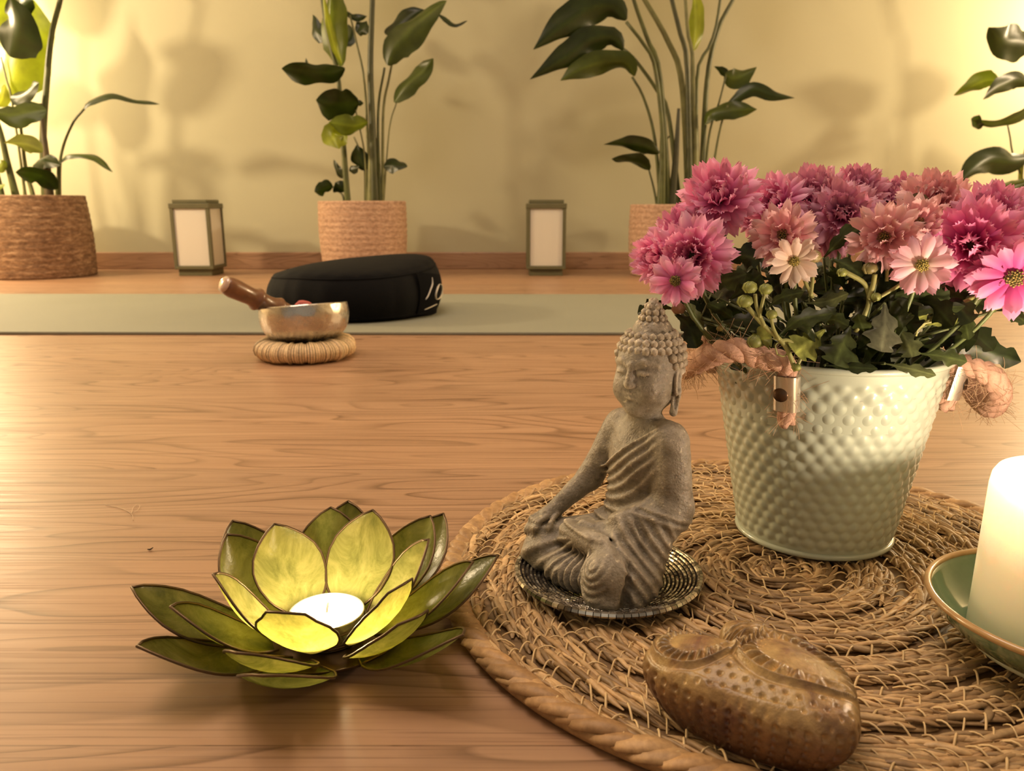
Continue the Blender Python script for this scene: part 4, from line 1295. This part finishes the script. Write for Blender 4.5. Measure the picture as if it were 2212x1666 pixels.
# ------------------------------------------------------------------ green dish and candle
DX, DY, DZ = .2885, .371, MZ
def make_dish():
    m = mat('celadon_glaze', (.09, .20, .10), .12, Coat_Weight=.6); t = NT(m)
    n = t.noise(t.coord(), 70, 4, .6); t.col(t.mix((.10, .165, .085), (.17, .25, .14), n))
    out = [(0, .0), (.030, .0), (.034, .0016), (.047, .0075), (.058, .0155), (.0655, .0235), (.0690, .0300)]
    inn = [(.0668, .0300), (.062, .0225), (.054, .0145), (.044, .0085), (.030, .0055), (0, .005)]
    b = MB(); pr = smooth_path([(r, 0, z) for r, z in out], 30)[:, [0, 2]].tolist() + smooth_path([(r, 0, z) for r, z in inn], 26)[:, [0, 2]].tolist()
    lathe(b, pr, (DX, DY, DZ), 120)
    o = b.build('candle_dish', m, origin=(DX, DY, DZ))
    tm = mat('tan_glazed_edge', (.42, .25, .10), .22, Coat_Weight=.5); t = NT(tm)
    t.col(t.mix((.30, .16, .055), (.50, .33, .15), t.noise(t.coord(), 110, 3)))
    q = MB(); tube(q, [[DX + .0681 * math.cos(a), DY + .0681 * math.sin(a), DZ + .0302] for a in np.linspace(0, 2 * PI, 121)], .0019, 10, caps=False)
    q.build('glazed_edge', tm, o)
    tag(o, 'green glazed dish with tan rim on the woven placemat, under the white candle', 'dish')
make_dish()
CR, CZ0, CZ1 = .0475, DZ + .0056, .1040
def make_candle():
    m = mat('glowing_white_wax', (.80, .74, .56), .45); t = NT(m)
    b_ = t.b
    b_.inputs['Subsurface Weight'].default_value = .6
    b_.inputs['Subsurface Radius'].default_value = (.03, .02, .008)
    b_.inputs['Subsurface Scale'].default_value = 1.0
    # flame glow in the wax painted as emission, brighter towards the top
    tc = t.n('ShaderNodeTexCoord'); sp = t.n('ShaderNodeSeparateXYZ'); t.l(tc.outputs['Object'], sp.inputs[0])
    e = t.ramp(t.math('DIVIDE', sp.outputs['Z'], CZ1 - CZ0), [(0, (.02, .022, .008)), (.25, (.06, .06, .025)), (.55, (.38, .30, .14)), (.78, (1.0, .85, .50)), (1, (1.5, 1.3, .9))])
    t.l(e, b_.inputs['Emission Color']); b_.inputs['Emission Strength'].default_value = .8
    H = CZ1 - CZ0
    out = [(0, 0), (CR * .98, 0), (CR, .002), (CR * .99, H * .3), (CR * .98, H * .6), (CR * .965, H - .007), (CR * .95, H - .0025), (CR * .915, H), (CR * .89, H - .0008), (CR * .84, H - .005), (CR * .7, H - .012), (CR * .3, H - .014), (0, H - .014)]
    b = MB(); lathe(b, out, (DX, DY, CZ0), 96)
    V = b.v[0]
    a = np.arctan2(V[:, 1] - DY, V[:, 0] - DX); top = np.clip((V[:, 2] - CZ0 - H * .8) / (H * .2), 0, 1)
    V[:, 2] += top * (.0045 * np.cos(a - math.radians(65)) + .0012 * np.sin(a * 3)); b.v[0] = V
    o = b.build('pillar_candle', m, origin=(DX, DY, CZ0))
    w = MB(); tube(w, smooth_path([(DX, DY, CZ0 + H - .014), (DX, DY, CZ0 + H - .006), (DX + .001, DY, CZ0 + H)], 6), .0009, 6)
    w.build('wick', mat('charred_wick', (.01, .008, .006), .9), o)
    fm = mat('candle_flame', (1, .7, .3), .5); NT(fm).b.inputs['Emission Color'].default_value = (1, .72, .32, 1); fm.node_tree.nodes['Principled BSDF'].inputs['Emission Strength'].default_value = 30
    f = MB(); lathe(f, [(0, 0), (.002, .002), (.0034, .006), (.0028, .012), (.0012, .019), (0, .024)], (DX + .001, DY, CZ0 + H - .001), 16)
    f.build('flame', fm, o)
    tag(o, 'thick white pillar candle glowing from its top, in the green dish', 'candle')
make_candle()

# ------------------------------------------------------------------ carved heart
def make_heart():
    o_ = ground(1585, 1370, MZ + .033); cx, cy = o_[0] - .0045, o_[1] + .0065; ax = math.radians(-61)   # notch of the heart; its point lies along ax
    ca, sa = math.cos(ax), math.sin(ax)
    n, k = 420, 140
    # outline in the heart's own frame (along the axis, across it)
    OL = [(.003, -.001), (-.0095, .0065), (-.0115, .0135), (-.003, .0215), (.009, .0245), (.022, .0265), (.0435, .0260), (.058, .0215), (.071, .0125), (.080, .0015),
          (.0775, -.0085), (.070, -.0165), (.050, -.0305), (.0265, -.0395), (.007, -.0440), (-.0095, -.0405), (-.0165, -.0290), (-.0135, -.0160), (-.0045, -.0060), (.003, -.001)]
    sp_ = smooth_path([(a * .96, b_ * (1.22 if b_ > 0 else .98), 0) for a, b_ in OL], n + 1)[:-1]
    C0 = np.array([.030, -.007]); hx, hy = sp_[:, 0] - C0[0], sp_[:, 1] - C0[1]
    for _ in range(40):
        hx = .5 * hx + .25 * (np.roll(hx, 1) + np.roll(hx, -1)); hy = .5 * hy + .25 * (np.roll(hy, 1) + np.roll(hy, -1))
    th = np.linspace(0, 2 * PI, n, endpoint=False)
    T_ = .0380
    # profile from the top centre over the rounded shoulder down the wall and in under the base
    pr = []
    for i in range(k):
        q = i / (k - 1)
        if q < .62:
            a = q / .62; s = a * .80; z = T_ - .0070 * a ** 2.0
        elif q < .80:
            a = (q - .62) / .18 * PI / 2; s = .80 + .20 * math.sin(a); z = T_ - .0070 - .0125 * (1 - math.cos(a))
        else:
            a = (q - .80) / .20; s = 1.0 - .22 * a ** 1.7; z = (T_ - .0195) * (1 - a)
        pr.append((s, z))
    def pais(x, y, cx_, cy_, ang, size):
        """paisley drop: returns signed distance-like value and polar angle"""
        c, s = math.cos(ang), math.sin(ang)
        u, w = (x - cx_) * c + (y - cy_) * s, -(x - cx_) * s + (y - cy_) * c
        w = w - .35 * np.maximum(u, 0) ** 2 / size
        rad = size * np.interp(u / size, [-1, -.6, 0, .6, 1.2, 1.7], [.0, .8, 1.0, .72, .34, 0])
        return np.hypot(u * np.where(u > 0, .58, 1), w) / size, np.arctan2(w, u)
    V = np.zeros((k, n, 3))
    for i, (s, z) in enumerate(pr):
        x, y = hx * s, hy * s
        zz = np.full(n, z)
        # a low saddle runs from the notch into the top
        top = 1.0 if s < .93 and i < k * .72 else max(0, 1 - (i / k - .72) / .08)
        gx, gy = x + C0[0], y + C0[1]
        zz -= top * .006 * np.exp(-((gx - .002) / .013) ** 2 - ((gy + .001) / .007) ** 2)
        carve = np.zeros(n)
        pit = np.ones(n)
        for (px_, py_, an, sz) in ((.0035, -.0205, .75, .0165), (.034, .0070, .02, .0205)):
            d, a = pais(gx, gy, px_, py_, an, sz)
            pit = pit * (d > 1.32)
            carve += .0018 * np.exp(-((d - 1.08) / .04) ** 2)
            carve -= .0010 * np.exp(-((d - 1.20) / .06) ** 2)
            ring = np.exp(-((d - .82) / .17) ** 4)
            carve += ring * .0019 * np.sin(a * 24 + d * 9)
            carve += .0012 * (d < .55) * (1 - d / .55)
        row_ = np.round(gx / .0048); qy = gy / .0055 + .5 * (row_ % 2)
        dd = np.hypot(gx - row_ * .0048, (qy - np.round(qy)) * .0055)
        carve -= pit * (gy < .004) * .0016 * np.exp(-(dd / .00085) ** 2)
        V[i, :, 0], V[i, :, 1], V[i, :, 2] = x, y, zz + carve * top
        # rows of small drilled pits and bosses round the side
        if i / k > .74 and z > .002:
            ph = np.sin(th * 22 + (round(z / .0045) % 2) * PI) ** 8
            inset = .0022 * ph * np.exp(-(((z / .0045) - round(z / .0045)) / .3) ** 2)
            nx, ny = norm(np.c_[x, y]).T
            V[i, :, 0] -= nx * inset; V[i, :, 1] -= ny * inset
    P = V.reshape(-1, 3) + [C0[0], C0[1], 0]
    Wd = np.c_[cx + P[:, 0] * ca - P[:, 1] * sa, cy + P[:, 0] * sa + P[:, 1] * ca, MZ + P[:, 2]]
    m = mat('carved_soapstone', (.2, .13, .07), .38, Coat_Weight=.08, Coat_Roughness=.3); t = NT(m)
    v = t.coord(); n1 = t.noise(v, 38, 5, .6, .5); n2 = t.noise(v, 160, 4, .6)
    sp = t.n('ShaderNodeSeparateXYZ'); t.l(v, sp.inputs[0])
    c = t.ramp(n1, [(.30, (.13, .055, .04)), (.45, (.29, .19, .085)), (.6, (.38, .27, .12)), (.75, (.42, .28, .19))])
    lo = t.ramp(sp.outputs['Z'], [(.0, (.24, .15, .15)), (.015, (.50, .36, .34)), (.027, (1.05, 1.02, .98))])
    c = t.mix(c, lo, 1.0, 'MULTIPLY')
    c = t.mix(c, t.ramp(n2, [(.35, (.6, .55, .5)), (.55, (1, 1, 1)), (.72, (1.35, 1.3, 1.2))]), .7, 'MULTIPLY')
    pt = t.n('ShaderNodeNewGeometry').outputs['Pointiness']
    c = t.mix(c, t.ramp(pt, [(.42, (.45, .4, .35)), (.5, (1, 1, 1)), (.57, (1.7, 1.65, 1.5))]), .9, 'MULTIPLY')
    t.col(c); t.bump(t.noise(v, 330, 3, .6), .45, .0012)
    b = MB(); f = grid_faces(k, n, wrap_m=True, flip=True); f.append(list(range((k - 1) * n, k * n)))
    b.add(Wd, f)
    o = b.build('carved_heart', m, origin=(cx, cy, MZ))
    tag(o, 'carved mottled soapstone heart lying on the front of the placemat', 'carved heart')
make_heart()

# ------------------------------------------------------------------ lotus tealight holder
LX, LY = -.1045, .4050
def make_lotus():
    root = empty('lotus_candle_holder', (LX, LY, 0))
    m = m_vc('capiz_shell', .22, trans=.62, tcol=(1.35, 1.35, .55), spec=.5); t = NT(m)
    v = t.coord((1, 1, 1)); n = t.noise(t.coord((1, 1, .6)), 48, 6, .7, .9); n2 = t.noise(v, 260, 4, .6)
    c = t.mix(t.vcol(), t.ramp(n, [(.28, (.42, .48, .36)), (.48, (.95, .95, .9)), (.7, (1.55, 1.45, 1.7))]), 1.0, 'MULTIPLY')
    t.col(c); t.bump(t.math('ADD', n, n2), .25, .0008)
    for nd in m.node_tree.nodes:
        if nd.type == 'BSDF_TRANSLUCENT':
            t.l(t.mix(c, (1.3, 1.22, .85), 1.0, 'MULTIPLY'), nd.inputs[0])
    br = mat('dark_brass_wire', (.10, .062, .03), .4, .7)
    bs = MB(); lathe(bs, [(0, .0005), (.033, .0005), (.040, .0035), (.0465, .0088), (.0468, .0095), (.039, .0050), (.030, .0032), (.024, .0045), (0, .0045)], (LX, LY, 0), 48)
    bs.build('base_plate', br, root)
    q = MB(); tube(q, [[LX + .0225 * math.cos(a), LY + .0225 * math.sin(a), .007] for a in np.linspace(0, 2 * PI, 49)], .0007, 6, caps=False)
    tube(q, [[LX + .0225 * math.cos(a), LY + .0225 * math.sin(a), .014] for a in np.linspace(0, 2 * PI, 49)], .0006, 6, caps=False)
    q.build('tealight_cup_ring', br, root)
    def petal(az, r0, z0, r1, z1, w, col, cup=.18, seed=0, blunt=False):
        r = np.random.default_rng(seed)
        az = math.radians(az); d = np.array([math.cos(az), math.sin(az), 0]); sd = np.array([-math.sin(az), math.cos(az), 0])
        A = np.array([LX, LY, 0]) + d * r0 + np.array([0, 0, z0]); B = np.array([LX, LY, 0]) + d * r1 + np.array([0, 0, z1])
        up = norm(np.cross(norm(B - A), sd)) * -1   # outer side
        if up[2] > 0: up = -up
        nl, nw = 17, 9; V = []; cols = []; t_ = np.linspace(0, 1, nl)
        prof = np.interp(t_, [0, .08, .22, .40, .55, .70, .83, .93, 1], [.26, .48, .80, .97, 1, .88, .62, .32 if not blunt else .5, .0 if not blunt else .12])
        L = np.linalg.norm(B - A)
        for i in range(nl):
            base = A + (B - A) * t_[i] + up * (math.sin(PI * t_[i]) * L * .10)
            for j in range(nw):
                s = -1 + 2 * j / (nw - 1)
                V.append(base + sd * s * prof[i] * w / 2 - up * (s * s) * prof[i] * w * cup)
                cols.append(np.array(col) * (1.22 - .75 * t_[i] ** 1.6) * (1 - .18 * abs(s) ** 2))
        b = MB(); b.add(np.array(V), grid_faces(nl, nw), np.array(cols))
        o = b.build('petal', m, root)
        Vv = np.array(V).reshape(nl, nw, 3)
        edge = np.vstack([Vv[:, 0], Vv[::-1, -1]])
        q = MB(); tube(q, edge, .00075, 6); q.build('wire_rim', br, o)
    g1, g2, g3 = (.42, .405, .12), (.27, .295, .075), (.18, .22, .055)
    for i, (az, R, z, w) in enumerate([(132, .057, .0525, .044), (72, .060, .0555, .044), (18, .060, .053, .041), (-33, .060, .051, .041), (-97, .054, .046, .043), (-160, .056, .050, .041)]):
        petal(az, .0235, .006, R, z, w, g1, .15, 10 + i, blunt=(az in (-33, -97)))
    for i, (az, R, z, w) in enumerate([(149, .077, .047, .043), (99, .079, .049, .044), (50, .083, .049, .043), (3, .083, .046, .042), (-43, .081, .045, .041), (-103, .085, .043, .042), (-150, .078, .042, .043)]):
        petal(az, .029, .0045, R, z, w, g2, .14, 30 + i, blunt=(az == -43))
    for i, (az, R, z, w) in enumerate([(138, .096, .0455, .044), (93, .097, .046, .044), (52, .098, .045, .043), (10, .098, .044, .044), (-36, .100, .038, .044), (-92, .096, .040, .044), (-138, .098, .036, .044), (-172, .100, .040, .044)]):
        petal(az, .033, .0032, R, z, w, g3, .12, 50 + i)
    tag(root, 'olive green lotus-shaped shell holder with a lit tealight, on the wooden floor', 'candle holder')
    # tealight inside
    al = mat('tealight_cup', (.75, .72, .66), .25, .9)
    tx, ty = LX + .0015, LY - .0015
    b = MB(); lathe(b, [(0, .0048), (.0195, .0048), (.0200, .0055), (.0203, .019), (.0208, .0195), (.0203, .0198), (.0197, .0192), (.0195, .0165), (0, .0165)], (tx, ty, 0), 48)
    tl = b.build('tealight', al, origin=(tx, ty, .0048))
    wx = mat('glowing_tealight_wax', (.9, .85, .7), .4); k = NT(wx).b
    k.inputs['Emission Color'].default_value = (1, .86, .60, 1); k.inputs['Emission Strength'].default_value = 6.0
    b = MB(); lathe(b, [(0, .0168), (.0193, .0168), (.0190, .0188), (.012, .0186), (0, .0184)], (tx, ty, 0), 40); b.build('wax', wx, tl)
    b = MB(); tube(b, [(tx, ty, .018), (tx + .0004, ty, .021), (tx + .001, ty, .0245)], .0007, 6); b.build('wick', mat('tealight_wick', (.02, .015, .01), .9), tl)
    tag(tl, 'white tealight glowing in the middle of the green lotus holder', 'tealight')
make_lotus()

# ------------------------------------------------------------------ lint on the floor
lm = mat('pale_lint', (.62, .48, .34), .9)
b = MB()
g = [ground(228, 1092), ground(262, 1100), ground(284, 1112), ground(288, 1126)]
tube(b, smooth_path([p + [0, 0, .0006] for p in g], 16), .00022, 4)
tube(b, smooth_path([p + [0, 0, .0009] for p in (ground(284, 1112), ground(298, 1104), ground(302, 1094), ground(290, 1096), ground(284, 1112))], 16), .0002, 4)
tag(b.build('lint_thread', lm, origin=ground(284, 1112)), 'thin pale thread of lint on the floor left of the lotus', 'lint')
b = MB(); p = ground(325, 1189)
tube(b, smooth_path([p + [-.002, 0, .0008], p + [0, -.0003, .0008], p + [.0015, .0012, .0016]], 6), [.0003, .0006, .0003], 6)
tag(b.build('wood_crumb', mat('dark_crumb', (.06, .035, .02), .9), origin=p), 'tiny dark crumb on the floor above the lotus left petal', 'crumb')

# ------------------------------------------------------------------ lights
def point(name, loc, power, col, r):
    L = bpy.data.lights.new(name, 'POINT'); L.energy = power; L.color = col; L.shadow_soft_size = r
    o = bpy.data.objects.new(name, L); C.objects.link(o); o.location = loc; return o
def area(name, loc, aim, power, col, sx, sy):
    L = bpy.data.lights.new(name, 'AREA'); L.energy = power; L.color = col; L.shape = 'RECTANGLE'; L.size = sx; L.size_y = sy
    o = bpy.data.objects.new(name, L); C.objects.link(o); o.location = loc
    o.rotation_euler = (Vector(aim) - Vector(loc)).to_track_quat('-Z', 'Y').to_euler(); return o
WARM = (1, .77, .47)
point('lamp_far_left', (-2.0, 2.74, .80), 42, WARM, .09)
point('added_light_left', (-2.3, 1.95, 1.0), 100, WARM, .06)  # added in front of the plants to throw their shadows on the wall
point('added_light_right', (2.4, 2.0, 1.0), 70, WARM, .06)  # its added counterpart, for plant shadows from the right
point('lamp_far_right', (2.10, 2.76, .85), 40, WARM, .09)
area('overhead_fill', (-.5, .75, 2.42), (-.2, .9, 0), 36, (1, .80, .64), 1.3, 1.3)  # soft fill added under the ceiling for even ambient light
point('candle_flame_light', (DX, DY, .1175), 2.0, (1, .74, .52), .006)
point('tealight_light', (LX + .0015, LY - .0015, .030), .40, (1, .80, .45), .008)
w = bpy.data.worlds.new('warm_room_air'); S.world = w; w.use_nodes = True
w.node_tree.nodes['Background'].inputs[0].default_value = (1, .84, .62, 1)
w.node_tree.nodes['Background'].inputs[1].default_value = .33

# ------------------------------------------------------------------ camera
cam = bpy.data.cameras.new('camera'); co = bpy.data.objects.new('camera', cam); C.objects.link(co)
co.location = (0, 0, CH); co.rotation_euler = (math.radians(90) - TH, 0, 0)
cam.sensor_width = 36; cam.lens = F / 2212 * 36; cam.clip_start = .01
cam.dof.use_dof = True; cam.dof.focus_distance = .50; cam.dof.aperture_fstop = 17.0
S.camera = co
S.view_settings.view_transform = 'Standard'
S.view_settings.look = 'None'
S.view_settings.exposure = 0.0
S.cycles.use_denoising = True
S.cycles.max_bounces = 8
S.cycles.caustics_reflective = False; S.cycles.caustics_refractive = False
